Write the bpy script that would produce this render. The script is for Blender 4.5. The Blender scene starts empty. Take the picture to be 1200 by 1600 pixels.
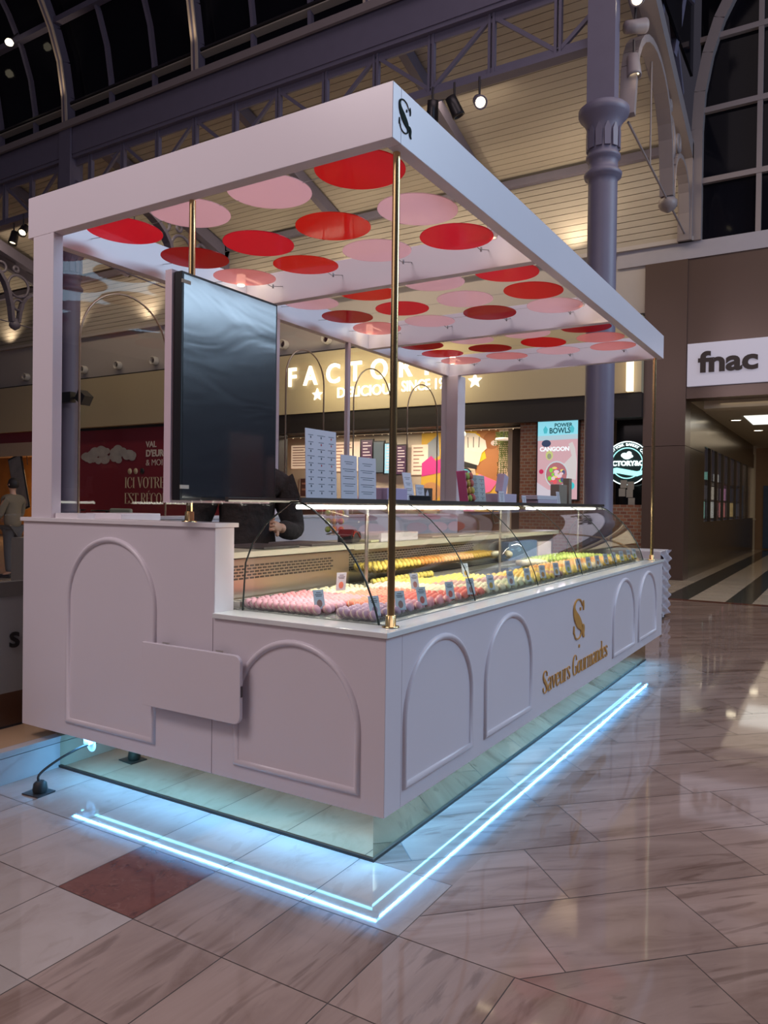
import bpy, bmesh, math, random
from mathutils import Vector, Matrix
random.seed(7)
sc = bpy.context.scene
col = sc.collection
PI = math.pi

# ------------------------------------------------------------------ camera
cam_d = bpy.data.cameras.new('camera'); cam = bpy.data.objects.new('camera', cam_d); col.objects.link(cam)
R = Matrix(((0.853458, -0.016226, 0.52091), (0.521007, 0.002154, -0.85355), (0.012728, 0.999866, 0.010292)))
cam.matrix_world = Matrix.Translation((1.44687, -2.3972, 1.4)) @ R.to_4x4()
cam_d.sensor_fit = 'VERTICAL'; cam_d.sensor_height = 36; cam_d.lens = 1188 / 1600 * 36
cam_d.clip_start = 0.05; cam_d.clip_end = 200
sc.camera = cam
CP = Vector((1.44687, -2.3972, 1.4))
# ------------------------------------------------------------------ world, exposure, lights
w = bpy.data.worlds.new('world'); sc.world = w; w.use_nodes = True
bg = w.node_tree.nodes['Background']; bg.inputs[0].default_value = (.50, .46, .62, 1); bg.inputs[1].default_value = .06
sc.view_settings.view_transform = 'Standard'; sc.view_settings.look = 'None'
sc.view_settings.gamma = 1; sc.view_settings.use_curve_mapping = False
sc.view_settings.exposure = 0.0
sc.cycles.use_denoising = True
sc.cycles.max_bounces = 8; sc.cycles.transparent_max_bounces = 24
sc.cycles.sample_clamp_indirect = 4; sc.cycles.caustics_reflective = False; sc.cycles.caustics_refractive = False

def aim(o, t):
    d = Vector(t) - o.location
    o.rotation_euler = d.to_track_quat('-Z', 'Y').to_euler()
def area(name, loc, to, sx, sy, watt, c):
    l = bpy.data.lights.new(name, 'AREA'); l.shape = 'RECTANGLE'; l.size = sx; l.size_y = sy; l.energy = watt; l.color = c
    o = bpy.data.objects.new(name, l); col.objects.link(o); o.location = loc; aim(o, to); return o
def area_down(name, loc, sx, sy, watt, c):
    l = bpy.data.lights.new(name, 'AREA'); l.shape = 'RECTANGLE'; l.size = sx; l.size_y = sy; l.energy = watt; l.color = c
    o = bpy.data.objects.new(name, l); col.objects.link(o); o.location = loc; return o
def spot(name, loc, to, watt, c, ang=80, blend=.8, r=.05):
    l = bpy.data.lights.new(name, 'SPOT'); l.energy = watt; l.color = c; l.spot_size = math.radians(ang); l.spot_blend = blend; l.shadow_soft_size = r
    o = bpy.data.objects.new(name, l); col.objects.link(o); o.location = loc; aim(o, to); return o
def point(name, loc, watt, c, r=.1):
    l = bpy.data.lights.new(name, 'POINT'); l.energy = watt; l.color = c; l.shadow_soft_size = r
    o = bpy.data.objects.new(name, l); col.objects.link(o); o.location = loc; return o
WARM = (1, .80, .54); SOFT = (1, .80, .74); COOL = (.55, .76, 1)
area('canopy_front_fill', (-2.2, -3.9, 6.3), (-1, 0, 2.6), 2.6, 1.6, 150, (1, .86, .90))  # soft fill added close by to brighten the canopy front
area('canopy_side_fill', (4.6, 1.2, 6.2), (0, 1.6, 2.6), 2.4, 2.0, 125, (.42, .68, 1))  # extra cool fill, added to turn the canopy's long beam bluer
area('mall_light_front', (-4.5, -9.5, 8), (-1, 0, 2.0), 12, 6.5, 190, (1, .80, .80))
area('mall_light_side', (9.5, 9.0, 8.2), (-1, 1.5, 2.4), 8, 5.5, 760, COOL)
area('overhead_fill', (1.5, 2, 13.5), (0, 3, 0), 10, 10, 430, (1, .82, .84))  # unseen general fill added above the hall
area('aisle_light_left', (-12, 10.4, 9.0), (-12, 13.15, 4.6), 16, .5, 150, WARM)
area('aisle_light_mid', (-5.5, 11.0, 8.2), (-5.5, 13.15, 4.4), 8, .4, 75, WARM)
for x, e in ((-3.4, 70), (-6.2, 48), (-9.0, 55), (-11.9, 55), (-16.2, 75), (-19.6, 70), (-23, 60)):
    spot('wall_uplight', (x, 12.75, 6.62), (x - .1, 13.0, 8.3), e, WARM, 130, .9)
area_down('far_floor_fill', (2.5, 8.0, 9), 4, 4, 130, (1, .82, .62))  # warm fill added to lift the far floor, no visible fitting
area_down('corridor_light', (.8, 19, 3.44), 3, 11, 58, (1, .82, .58))
area_down('bakery_light', (-8.4, 14.4, 3.3), 5.5, .6, 150, (1, .84, .64))
area('orange_shop_light', (-21.6, 14.4, 2.9), (-21.6, 15, 1), 3, .8, 230, (1, .62, .28))
for x in (-13.3, -9.3, -5.4): spot('rib_uplight', (x, 7.75, 9.75), (x, 7.9, 11.5), 22, WARM, 70, .8)
spot('truss_lamp', (-.9, 8.7, 7.3), (-1.3, 9.9, 9.0), 22, WARM, 100, .9, .08)
spot('truss_lamp', (-.95, 11.6, 6.7), (-1.3, 12.1, 9.0), 16, WARM, 110, .9, .08)

# ------------------------------------------------------------------ materials
def nt(m): return m.node_tree.nodes, m.node_tree.links
MC = {}
def mat(name, c, rough=.5, metal=0, var=.04, scale=8, emit=None, es=0, coat=0, bump=0, spec=.5, stretch=None):
    if name in MC: return MC[name]
    m = bpy.data.materials.new(name); m.use_nodes = True; n, l = nt(m); p = n['Principled BSDF']
    p.inputs['Roughness'].default_value = rough; p.inputs['Metallic'].default_value = metal
    p.inputs['Specular IOR Level'].default_value = spec
    if coat: p.inputs['Coat Weight'].default_value = coat; p.inputs['Coat Roughness'].default_value = .05
    tc = n.new('ShaderNodeTexCoord'); no = n.new('ShaderNodeTexNoise'); no.inputs['Scale'].default_value = scale; no.inputs['Detail'].default_value = 3
    if stretch:
        mp = n.new('ShaderNodeMapping'); mp.inputs['Scale'].default_value = stretch
        l.new(tc.outputs['Object'], mp.inputs[0]); l.new(mp.outputs[0], no.inputs['Vector'])
    else: l.new(tc.outputs['Object'], no.inputs['Vector'])
    mx = n.new('ShaderNodeMix'); mx.data_type = 'RGBA'
    mx.inputs[6].default_value = (*[max(0, v * (1 - var)) for v in c], 1); mx.inputs[7].default_value = (*[min(1, v * (1 + var)) for v in c], 1)
    l.new(no.outputs['Fac'], mx.inputs[0]); l.new(mx.outputs[2], p.inputs['Base Color'])
    if emit: p.inputs['Emission Color'].default_value = (*emit, 1); p.inputs['Emission Strength'].default_value = es
    if bump:
        b = n.new('ShaderNodeBump'); b.inputs['Strength'].default_value = bump; b.inputs['Distance'].default_value = .02
        l.new(no.outputs['Fac'], b.inputs['Height']); l.new(b.outputs[0], p.inputs['Normal'])
    MC[name] = m; return m
def glass(name, tint=(1, 1, 1), refl=1.0, ior=1.45, rough=.01):
    if name in MC: return MC[name]
    m = bpy.data.materials.new(name); m.use_nodes = True; n, l = nt(m); n.remove(n['Principled BSDF'])
    t = n.new('ShaderNodeBsdfTransparent'); t.inputs[0].default_value = (*tint, 1)
    g = n.new('ShaderNodeBsdfGlossy'); g.inputs['Roughness'].default_value = rough; g.inputs[0].default_value = (refl, refl, refl, 1)
    f = n.new('ShaderNodeFresnel'); ge = n.new('ShaderNodeNewGeometry'); mr = n.new('ShaderNodeMapRange'); mr.inputs['To Min'].default_value = ior; mr.inputs['To Max'].default_value = 1 / ior
    l.new(ge.outputs['Backfacing'], mr.inputs['Value']); l.new(mr.outputs[0], f.inputs[0]); mx = n.new('ShaderNodeMixShader')
    l.new(f.outputs[0], mx.inputs[0]); l.new(t.outputs[0], mx.inputs[1]); l.new(g.outputs[0], mx.inputs[2]); l.new(mx.outputs[0], n['Material Output'].inputs[0])
    MC[name] = m; return m
WHITE = mat('white_lacquer', (.74, .68, .73), .28, var=.015, scale=3)
WHITE2 = mat('white_lacquer_edge', (.80, .76, .78), .25, var=.015)
MARB = mat('white_marble_top', (.76, .78, .77), .12, var=.10, scale=9, bump=0)
GOLD = mat('polished_brass', (.86, .62, .30), .2, 1, var=.03)
GOLDL = mat('gold_leaf_letter', (.70, .36, .09), .38, .3, var=.25, scale=40)
MIRR = mat('gold_tinted_mirror', (.80, .74, .52), .015, 1, var=.01, scale=2)
STEEL = mat('brushed_steel', (.66, .63, .57), .32, 1, var=.06, scale=14, stretch=(1, .15, 6))
BLACK = mat('black_plastic', (.012, .012, .014), .35)
RUBBER = mat('black_rubber', (.015, .015, .015), .6)
DARKM = mat('dark_frame_metal', (.05, .045, .05), .35, .6)
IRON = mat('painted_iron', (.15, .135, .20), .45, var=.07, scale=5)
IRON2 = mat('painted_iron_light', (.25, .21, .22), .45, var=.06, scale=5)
CREAM = mat('cream_wall', (.62, .56, .45), .6, var=.05, scale=.5)
BAND = mat('pale_band_wall', (.44, .40, .40), .6, var=.04, scale=.4)
BRONZE = mat('bronze_cladding', (.115, .075, .062), .28, .35, var=.06, scale=1.2)
BRONZE2 = mat('dark_olive_cladding', (.12, .095, .07), .22, .4, var=.12, scale=1.5)
DARK = mat('dark_recess', (.018, .014, .014), .5)
DGLASS = mat('night_window_glass', (.006, .006, .010), .06, var=.3, scale=.8, spec=.08)
PAPER = mat('white_paper', (.74, .68, .72), .6, var=.02)
INK = mat('printed_ink', (.10, .10, .12), .6)
LILAC = mat('lilac_card', (.55, .42, .60), .6)
GL = glass('clear_glass'); GLD = glass('display_glass', (.97, .985, .975))
ACR = glass('clear_acrylic', (.93, .95, .95), 1, 1.5)

# ------------------------------------------------------------------ mesh helpers
class MB:
    def __init__(s): s.v = []; s.f = []; s.m = []; s.sm = []; s.uv = []
    def add(s, vs, fs, mi=0, smooth=False, uvs=None):
        b = len(s.v); s.v += [tuple(v) for v in vs]
        for i, f in enumerate(fs):
            s.f.append([b + k for k in f]); s.m.append(mi); s.sm.append(smooth)
            s.uv.append(uvs[i] if uvs else None)
        return s
    def box(s, x0, x1, y0, y1, z0, z1, mi=0, M=None):
        vs = [Vector((x, y, z)) for z in (z0, z1) for y in (y0, y1) for x in (x0, x1)]
        if M: vs = [M @ v for v in vs]
        return s.add(vs, [(0, 2, 3, 1), (4, 5, 7, 6), (0, 1, 5, 4), (2, 6, 7, 3), (0, 4, 6, 2), (1, 3, 7, 5)], mi)
    def bar(s, a, b, wx, wz, up=(0, 0, 1), mi=0):
        a = Vector(a); b = Vector(b); d = (b - a).normalized(); u = Vector(up)
        r = d.cross(u)
        if r.length < 1e-4: r = d.cross(Vector((1, 0, 0)))
        r.normalize(); u = r.cross(d).normalized()
        vs = [p + r * (i * wx / 2) + u * (j * wz / 2) for p in (a, b) for i, j in ((-1, -1), (1, -1), (1, 1), (-1, 1))]
        return s.add(vs, [(0, 1, 2, 3), (7, 6, 5, 4), (0, 4, 5, 1), (1, 5, 6, 2), (2, 6, 7, 3), (3, 7, 4, 0)], mi)
    def tube(s, pts, r, seg=8, mi=0, cap=True, closed=False):
        pts = [Vector(p) for p in pts]; n = len(pts); vs = []; prev = None
        for i, p in enumerate(pts):
            if closed: d = pts[(i + 1) % n] - pts[i - 1]
            else: d = pts[min(i + 1, n - 1)] - pts[max(i - 1, 0)]
            d.normalize()
            if prev is None:
                a = d.orthogonal().normalized()
            else:
                a = prev - d * prev.dot(d)
                a = a.normalized() if a.length > 1e-6 else d.orthogonal().normalized()
            prev = a; b = d.cross(a); rr = r[i] if isinstance(r, (list, tuple)) else r
            vs += [p + (a * math.cos(t * 2 * PI / seg) + b * math.sin(t * 2 * PI / seg)) * rr for t in range(seg)]
        fs = []
        for i in range(n if closed else n - 1):
            j = (i + 1) % n
            for t in range(seg):
                u = (t + 1) % seg; fs.append((i * seg + t, i * seg + u, j * seg + u, j * seg + t))
        s.add(vs, fs, mi, True)
        if cap and not closed:
            s.add(vs[:seg], [list(range(seg))[::-1]], mi); s.add(vs[-seg:], [list(range(seg))], mi)
        return s
    def lathe(s, prof, c=(0, 0, 0), seg=16, mi=0, M=None, smooth=True, flute=0):
        vs = []; n = len(prof)
        for r, z in prof:
            for t in range(seg):
                a = t * 2 * PI / seg; rr = r * (1 - flute * (t % 2)); v = Vector((rr * math.cos(a), rr * math.sin(a), z))
                vs.append((M @ v) if M else v + Vector(c))
        fs = [(i * seg + t, i * seg + (t + 1) % seg, (i + 1) * seg + (t + 1) % seg, (i + 1) * seg + t) for i in range(n - 1) for t in range(seg)]
        s.add(vs, fs, mi, smooth)
        b = len(s.v) - len(vs)
        for k, rev in ((0, True), (n - 1, False)):
            if prof[k][0] > 1e-5: s.add(vs[k * seg:(k + 1) * seg], [list(range(seg))[::-1] if rev else list(range(seg))], mi)
        return s
    def prism(s, poly, O, U, V, depth, mi=0):
        """2-D polygon poly in plane O+aU+bV extruded by vector depth"""
        O = Vector(O); U = Vector(U); V = Vector(V); D = Vector(depth); n = len(poly)
        vs = [O + U * a + V * b for a, b in poly]; vs += [v + D for v in vs]
        fs = [list(range(n)), list(range(2 * n - 1, n - 1, -1))] + [(i, (i + 1) % n, n + (i + 1) % n, n + i) for i in range(n)]
        return s.add(vs, fs, mi)
    def build(s, name, mats, parent=None, loc=None, recalc=True, smooth_angle=None):
        me = bpy.data.meshes.new(name); me.from_pydata(s.v, [], s.f)
        for m in (mats if isinstance(mats, (list, tuple)) else [mats]): me.materials.append(m)
        me.polygons.foreach_set('material_index', s.m); me.polygons.foreach_set('use_smooth', s.sm)
        if any(u is not None for u in s.uv):
            ul = me.uv_layers.new(name='UVMap'); k = 0
            for f, u in zip(s.f, s.uv):
                for j in range(len(f)):
                    if u: ul.data[k].uv = u[j]
                    k += 1
        me.update()
        if recalc:
            bm = bmesh.new(); bm.from_mesh(me); bmesh.ops.recalc_face_normals(bm, faces=bm.faces); bm.to_mesh(me); bm.free()
        o = bpy.data.objects.new(name, me); col.objects.link(o)
        if parent: o.parent = parent
        if loc: o.location = loc
        return o
def tag(o, label=None, cat=None, group=None, kind=None):
    if label: o['label'] = label
    if cat: o['category'] = cat
    if group: o['group'] = group
    if kind: o['kind'] = kind
    return o
def empty(name, label, cat, group=None, loc=(0, 0, 0)):
    o = bpy.data.objects.new(name, None); col.objects.link(o); o.location = loc; o.empty_display_size = .1
    return tag(o, label, cat, group)
def struct(o): o['kind'] = 'structure'; return o
def bevel(o, w=.004, seg=2):
    m = o.modifiers.new('bevel', 'BEVEL'); m.width = w; m.segments = seg; m.limit_method = 'ANGLE'; return o
def children(o): return [c for c in bpy.data.objects if c.parent == o]
def dup(o, kids=None):
    c = o.copy(); col.objects.link(c)
    for k in (kids or []):
        d = k.copy(); col.objects.link(d); d.parent = c
    return c
def text(body, name, O, U, V, size, m, parent=None, depth=.01, off=0, align='LEFT', sx=1, spacing=1):
    cu = bpy.data.curves.new(name, 'FONT'); cu.body = body; cu.size = size; cu.extrude = depth / 2; cu.offset = off; cu.align_x = align; cu.space_character = spacing; cu.resolution_u = 4
    t = bpy.data.objects.new('t', cu); col.objects.link(t); bpy.context.view_layer.update()
    me = bpy.data.meshes.new_from_object(t.evaluated_get(bpy.context.evaluated_depsgraph_get())); me.name = name
    bpy.data.objects.remove(t)
    U = Vector(U).normalized(); V = Vector(V).normalized(); N = U.cross(V); O = Vector(O)
    for v in me.vertices: c = v.co.copy(); v.co = O + U * c.x * sx + V * c.y + N * c.z
    me.materials.clear(); me.materials.append(m)
    o = bpy.data.objects.new(name, me); col.objects.link(o)
    if parent: o.parent = parent
    return o
# ---- calligraphic serif strokes: (x, y, width) control points in units of the capital height
K = .125; T = .028
def st(x, y0, y1, w=K, s=.1):
    r = [[(x, y0, w), (x, y1, w)]]
    if s: r += [[(x - w / 2 - s / 2, y0 + T / 2, T), (x + w / 2 + s / 2, y0 + T / 2, T)], [(x - w / 2 - s / 2, y1 - T / 2, T), (x + w / 2 + s / 2 * (y1 == 1 or x == 0), y1 - T / 2, T)]]
    return r
SS = [(.5, .74, .09), (.47, .9, .03), (.3, 1, .03), (.12, .93, .06), (.07, .78, .1), (.16, .62, .15), (.34, .44, .16), (.47, .27, .13), (.47, .1, .07), (.3, 0, .03), (.12, .07, .03), (.05, .27, .07)]
GLY = {
 'S': (.58, [SS]), 's': (.42, [[(x * .72, y * .62, w * .78) for x, y, w in SS]]),
 'a': (.5, [[(.08, .47, .08), (.12, .58, .03), (.25, .62, .03), (.36, .53, .1), (.38, .35, .11), (.38, .12, .1), (.46, .01, .03)], [(.37, .37, .02), (.17, .29, .05), (.07, .16, .1), (.13, .03, .06), (.25, .01, .03), (.37, .12, .02)]]),
 'v': (.5, [[(.08, .6, .1), (.26, .02, .08)], [(.26, .02, .03), (.44, .6, .03)], [(0, .6, T), (.18, .6, T)], [(.37, .6, T), (.5, .6, T)]]),
 'e': (.5, [[(.09, .34, .025), (.42, .34, .025), (.4, .52, .05), (.25, .62, .03), (.1, .5, .09), (.07, .3, .11), (.13, .09, .08), (.28, 0, .03), (.43, .14, .03)]]),
 'u': (.58, [[(.1, .6, .11), (.1, .16, .11), (.2, .01, .04), (.35, .06, .03), (.43, .18, .02)], [(.45, .6, .11), (.45, 0, .11)], [(.0, .6, T), (.1, .6, T)], [(.36, .6, T), (.45, .6, T)], [(.45, .01, T), (.56, .01, T)]]),
 'r': (.42, [[(.12, 0, .11), (.12, .6, .11)], [(.14, .4, .02), (.24, .58, .03), (.36, .56, .08)], [(.0, .01, T), (.24, .01, T)], [(.02, .6, T), (.12, .6, T)]]),
 'o': (.5, [[(.25, .62, .03), (.11, .52, .08), (.07, .31, .12), (.11, .1, .08), (.25, 0, .03), (.39, .1, .08), (.43, .31, .12), (.39, .52, .08), (.25, .62, .03)]]),
 'n': (.58, [[(.12, 0, .11), (.12, .6, .11)], [(.14, .44, .02), (.26, .6, .03), (.42, .55, .08), (.45, .4, .11), (.45, 0, .11)], [(.0, .01, T), (.24, .01, T)], [(.35, .01, T), (.56, .01, T)], [(.02, .6, T), (.12, .6, T)]]),
 'm': (.88, [[(.12, 0, .11), (.12, .6, .11)], [(.14, .44, .02), (.26, .6, .03), (.4, .55, .08), (.43, .4, .11), (.43, 0, .11)], [(.45, .44, .02), (.57, .6, .03), (.71, .55, .08), (.74, .4, .11), (.74, 0, .11)], [(.0, .01, T), (.24, .01, T)], [(.33, .01, T), (.53, .01, T)], [(.64, .01, T), (.86, .01, T)], [(.02, .6, T), (.12, .6, T)]]),
 'd': (.56, [[(.36, .5, .02), (.24, .62, .03), (.11, .52, .08), (.07, .31, .12), (.11, .1, .08), (.24, 0, .03), (.37, .12, .02)], [(.42, 1, .11), (.42, 0, .11)], [(.32, 1, T), (.42, 1, T)], [(.42, .01, T), (.54, .01, T)]]),
 'G': (.72, [[(.58, .72, .08), (.52, .93, .03), (.34, 1, .03), (.15, .86, .09), (.08, .5, .15), (.15, .14, .09), (.34, 0, .03), (.5, .06, .03), (.56, .16, .03)], [(.56, .42, .12), (.56, .02, .12)], [(.42, .42, T), (.68, .42, T)]]),
 'I': (.3, st(.14, 0, 1)), 'C': (.66, [[(.58, .72, .08), (.52, .93, .03), (.34, 1, .03), (.15, .86, .09), (.08, .5, .15), (.15, .14, .09), (.34, 0, .03), (.52, .1, .03), (.6, .25, .03)]]),
 'V': (.66, [[(.1, 1, .13), (.34, .02, .1)], [(.34, .02, .03), (.56, 1, .03)], [(0, 1, T), (.22, 1, T)], [(.46, 1, T), (.66, 1, T)]]),
 'O': (.72, [[(.34, 1, .03), (.15, .85, .09), (.08, .5, .14), (.15, .15, .09), (.34, 0, .03), (.53, .15, .09), (.6, .5, .14), (.53, .85, .09), (.34, 1, .03)]]),
 'T': (.62, [[(.3, 0, .12), (.3, 1, .12)], [(.02, .98, T), (.58, .98, T)], [(.03, .8, .04), (.03, 1, .04)], [(.57, .8, .04), (.57, 1, .04)], [(.2, .01, T), (.4, .01, T)]]),
 'R': (.66, st(.12, 0, 1) + [[(.15, .98, .03), (.38, .97, .04), (.5, .76, .12), (.38, .54, .04), (.15, .52, .03)], [(.32, .52, .05), (.44, .25, .12), (.58, .02, .09)]]),
 'E': (.56, st(.12, 0, 1) + [[(.12, .985, T), (.5, .985, T)], [(.12, .015, T), (.52, .015, T)], [(.12, .52, T), (.38, .52, T)], [(.5, .8, .035), (.5, 1, .035)], [(.51, 0, .035), (.51, .22, .035)]]),
 'P': (.58, st(.12, 0, 1) + [[(.15, .98, .03), (.38, .97, .04), (.5, .74, .12), (.38, .5, .04), (.15, .48, .03)]]),
 'N': (.72, [[(.1, 0, .03), (.1, 1, .03)], [(.1, 1, .12), (.58, 0, .12)], [(.58, 0, .03), (.58, 1, .03)]]),
 'M': (.86, [[(.1, 0, .03), (.12, 1, .03)], [(.13, 1, .12), (.4, .05, .1)], [(.4, .05, .03), (.68, 1, .03)], [(.68, 0, .12), (.68, 1, .12)]]),
 'F': (.52, st(.12, 0, 1) + [[(.12, .985, T), (.5, .985, T)], [(.12, .5, T), (.38, .5, T)]]),
 'D': (.66, st(.12, 0, 1) + [[(.12, .985, .03), (.35, .95, .05), (.54, .5, .14), (.35, .05, .05), (.12, .015, .03)]]),
 'L': (.54, st(.12, 0, 1) + [[(.12, .015, T), (.5, .015, T)], [(.5, 0, .03), (.5, .25, .03)]]),
 ' ': (.3, []), "'": (.2, [[(.1, 1, .06), (.07, .82, .03)]]),
}
GLY['É'] = (GLY['E'][0], GLY['E'][1] + [[(.25, 1.08, .04), (.38, 1.2, .05)]])
def catmull(P, n=6):
    if len(P) < 3: return P
    out = []
    for i in range(len(P) - 1):
        a = P[max(i - 1, 0)]; b = P[i]; c = P[i + 1]; d = P[min(i + 2, len(P) - 1)]
        for k in range(n):
            t = k / n
            out.append(tuple(.5 * ((2 * b[j]) + (-a[j] + c[j]) * t + (2 * a[j] - 5 * b[j] + 4 * c[j] - d[j]) * t * t + (-a[j] + 3 * b[j] - 3 * c[j] + d[j]) * t ** 3) for j in range(3)))
    out.append(P[-1]); return out
def ribbon(mb, P, O, U, V, h, D, sx=1):
    P = catmull(P); L = []; Rr = []
    for i, (x, y, wd) in enumerate(P):
        a = P[max(i - 1, 0)]; b = P[min(i + 1, len(P) - 1)]; dx = (b[0] - a[0]) * sx; dy = b[1] - a[1]; n = math.hypot(dx, dy) or 1
        nx, ny = -dy / n * wd / 2 * (.8 if sx < 1 else 1), dx / n * wd / 2
        L.append(((x * sx + nx) * h, (y + ny) * h)); Rr.append(((x * sx - nx) * h, (y - ny) * h))
    O = Vector(O); U = Vector(U); V = Vector(V); D = Vector(D); n = len(P)
    f = lambda q: O + U * q[0] + V * q[1]
    vs = [f(q) for q in L] + [f(q) for q in Rr]; m = len(vs); vs += [v + D for v in vs]; fs = []
    for i in range(n - 1):
        fs += [(m + i, m + i + 1, m + n + i + 1, m + n + i), (i, i + 1, m + i + 1, m + i), (n + i, n + i + 1, m + n + i + 1, m + n + i), (i, n + i, n + i + 1, i + 1)]
    fs += [(0, m, m + n, n), (n - 1, 2 * n - 1, m + 2 * n - 1, m + n - 1)]
    mb.add(vs, fs)
def serif(body, name, O, U, V, width, h, D, m, parent):
    tot = sum(GLY[c][0] for c in body); sx = width / (tot * h); mb = MB(); x = 0
    for c in body:
        for s_ in GLY[c][1]: ribbon(mb, [(px, py, pw) for px, py, pw in s_], Vector(O) + Vector(U) * (x * h * sx), U, V, h, D, sx)
        x += GLY[c][0]
    return mb.build(name, m, parent)
# ================================================================== FLOOR
def marble(name, c1, c2, c3, rough=.12, su=1.1, sv=9, vein=.55):
    m = bpy.data.materials.new(name); m.use_nodes = True; n, l = nt(m); p = n['Principled BSDF']
    uv = n.new('ShaderNodeUVMap'); uv.uv_map = 'UVMap'
    mp = n.new('ShaderNodeMapping'); mp.inputs['Scale'].default_value = (su, sv, 1); l.new(uv.outputs[0], mp.inputs[0])
    a = n.new('ShaderNodeTexNoise'); a.inputs['Scale'].default_value = 1.3; a.inputs['Detail'].default_value = 8; a.inputs['Roughness'].default_value = .62; a.inputs['Distortion'].default_value = .9
    l.new(mp.outputs[0], a.inputs['Vector'])
    r = n.new('ShaderNodeValToRGB'); e = r.color_ramp.elements
    e[0].position = .30; e[0].color = (*c1, 1); e[1].position = .62; e[1].color = (*c2, 1); x = e.new(.45); x.color = tuple([(c1[i] * .35 + c2[i] * .65) for i in range(3)] + [1])
    l.new(a.outputs['Fac'], r.inputs[0])
    b = n.new('ShaderNodeTexNoise'); b.inputs['Scale'].default_value = 2.6; b.inputs['Detail'].default_value = 6; b.inputs['Distortion'].default_value = 1.6
    l.new(mp.outputs[0], b.inputs['Vector'])
    r2 = n.new('ShaderNodeValToRGB'); e = r2.color_ramp.elements; e[0].position = .33; e[0].color = (vein, vein, vein, 1); e[1].position = .42; e[1].color = (0, 0, 0, 1)
    l.new(b.outputs['Fac'], r2.inputs[0])
    mx = n.new('ShaderNodeMix'); mx.data_type = 'RGBA'; mx.inputs[7].default_value = (*c3, 1)
    l.new(r2.outputs[0], mx.inputs[0]); l.new(r.outputs[0], mx.inputs[6]); 
    # a per-tile tone
    at = n.new('ShaderNodeAttribute'); at.attribute_name = 'tone'; hs = n.new('ShaderNodeHueSaturation'); l.new(at.outputs['Fac'], hs.inputs['Value']); l.new(mx.outputs[2], hs.inputs['Color'])
    l.new(hs.outputs[0], p.inputs['Base Color']); p.inputs['Roughness'].default_value = rough; p.inputs['Specular IOR Level'].default_value = .6
    return m
MT = [marble('pink_beige_marble', (.175, .105, .08), (.33, .225, .182), (.10, .055, .04), .05, .7, 4, .5),
      marble('red_marble', (.07, .017, .012), (.15, .045, .03), (.20, .085, .06), .08, 9, 9, .5),
      marble('dark_green_marble', (.022, .026, .022), (.05, .052, .045), (.12, .12, .1), .12, 3, 3, .3),
      marble('pale_beige_marble', (.42, .33, .24), (.58, .48, .37), (.3, .22, .15)),
      marble('smooth_beige_marble', (.30, .225, .19), (.39, .31, .27), (.19, .13, .10), .05, 1.6, 3, .2)]
GROUT = mat('tile_grout', (.07, .05, .045), .7)
tiles = []      # (polygon, material, uv axis angle)
def clip(poly, nx, ny, c):      # keep nx*x+ny*y >= c
    out = []
    for i in range(len(poly)):
        a = poly[i]; b = poly[(i + 1) % len(poly)]; da = nx * a[0] + ny * a[1] - c; db = nx * b[0] + ny * b[1] - c
        if da >= 0: out.append(a)
        if (da >= 0) != (db >= 0):
            t = da / (da - db); out.append((a[0] + (b[0] - a[0]) * t, a[1] + (b[1] - a[1]) * t))
    return out
G = .0018
def rect(x0, x1, y0, y1, mi, ang=0): tiles.append(([(x0 + G, y0 + G), (x1 - G, y0 + G), (x1 - G, y1 - G), (x0 + G, y1 - G)], mi, ang))
P_ = .4; XO = -.175
ys = [-6, -5.2, -4.4, -3.6, -3.2, -2.6, -2.2, -1.85, -1.45, -1.05, -.665, -.272, .12, .52]
for j in range(len(ys) - 1):
    for i in range(-20, 22):
        x0 = XO + P_ * i; x1 = x0 + P_
        if ys[j] >= -.3 and x0 > .2: continue
        if ys[j] > .1 and x0 > -.2: continue
        if x1 < -2.05 and ys[j] > -5: continue
        red = (i == -2 and j == 10)
        rect(x0, x1, ys[j], ys[j + 1], 1 if red else (4 if j in (11, 12) or i <= -2 else 0), PI / 2)
def rot(q, p): s = math.sqrt(.5); return ((p + q) * s, (p - q) * s)   # q=(x-y)/√2, p=(x+y)/√2
row = -20
for row in range(-22, 24):
    q0 = -.143 + .3935 * row
    offs = {0: .625, 1: .41, 2: .82, -1: .15, 3: .3}.get(row, (row * .37) % .8)
    ln = .6 if row == 1 else .82
    for k in range(-16, 24):
        p0 = offs + ln * (k)
        poly = [rot(q0 + G, p0 + G), rot(q0 + G, p0 + ln - G), rot(q0 + .3935 - G, p0 + ln - G), rot(q0 + .3935 - G, p0 + G)]
        for c in ((1, 0, -3.2), (-1, 0, -8.2), (0, 1, -.27), (0, -1, -9.75)):
            poly = clip(poly, *c) if poly else poly
        # leave out what lies in the aligned strip beside the kiosk
        if not poly: continue
        east = clip(poly, 1, 0, .226); west = clip(poly, -1, 0, -.226); west = clip(west, 0, 1, .121) if west else []
        for q in (east, west):
            if len(q) > 2: tiles.append((q[::-1], 0, PI / 4))
y = 9.77
rect(-3.2, 8.2, 9.77, 9.95, 1)
xs = [(-3.2, -1.3, 3), (-1.3, -1.0, 3), (-1.0, -.62, 2), (-.62, -.1, 3), (-.1, .26, 2), (.26, .9, 3), (.9, 1.3, 2), (1.3, 2.0, 3), (2.0, 2.4, 2), (2.4, 8.2, 3)]
for a, b, mi in xs:
    for k in range(12): rect(a, b, 9.97 + k * 1.4, 9.97 + (k + 1) * 1.4, mi, 0)
for i in range(-28, -3):
    for j in range(0, 14): rect(i, i + 1 - (.2 if i == -4 else 0), .52 + j, 1.52 + j, 3 if (i + j) % 4 else 4, 0)
mb = MB(); tone = []
mb.box(-30, 9, -6.2, 30, -.06, -.0012, 5); tone += [1] * 6
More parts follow.
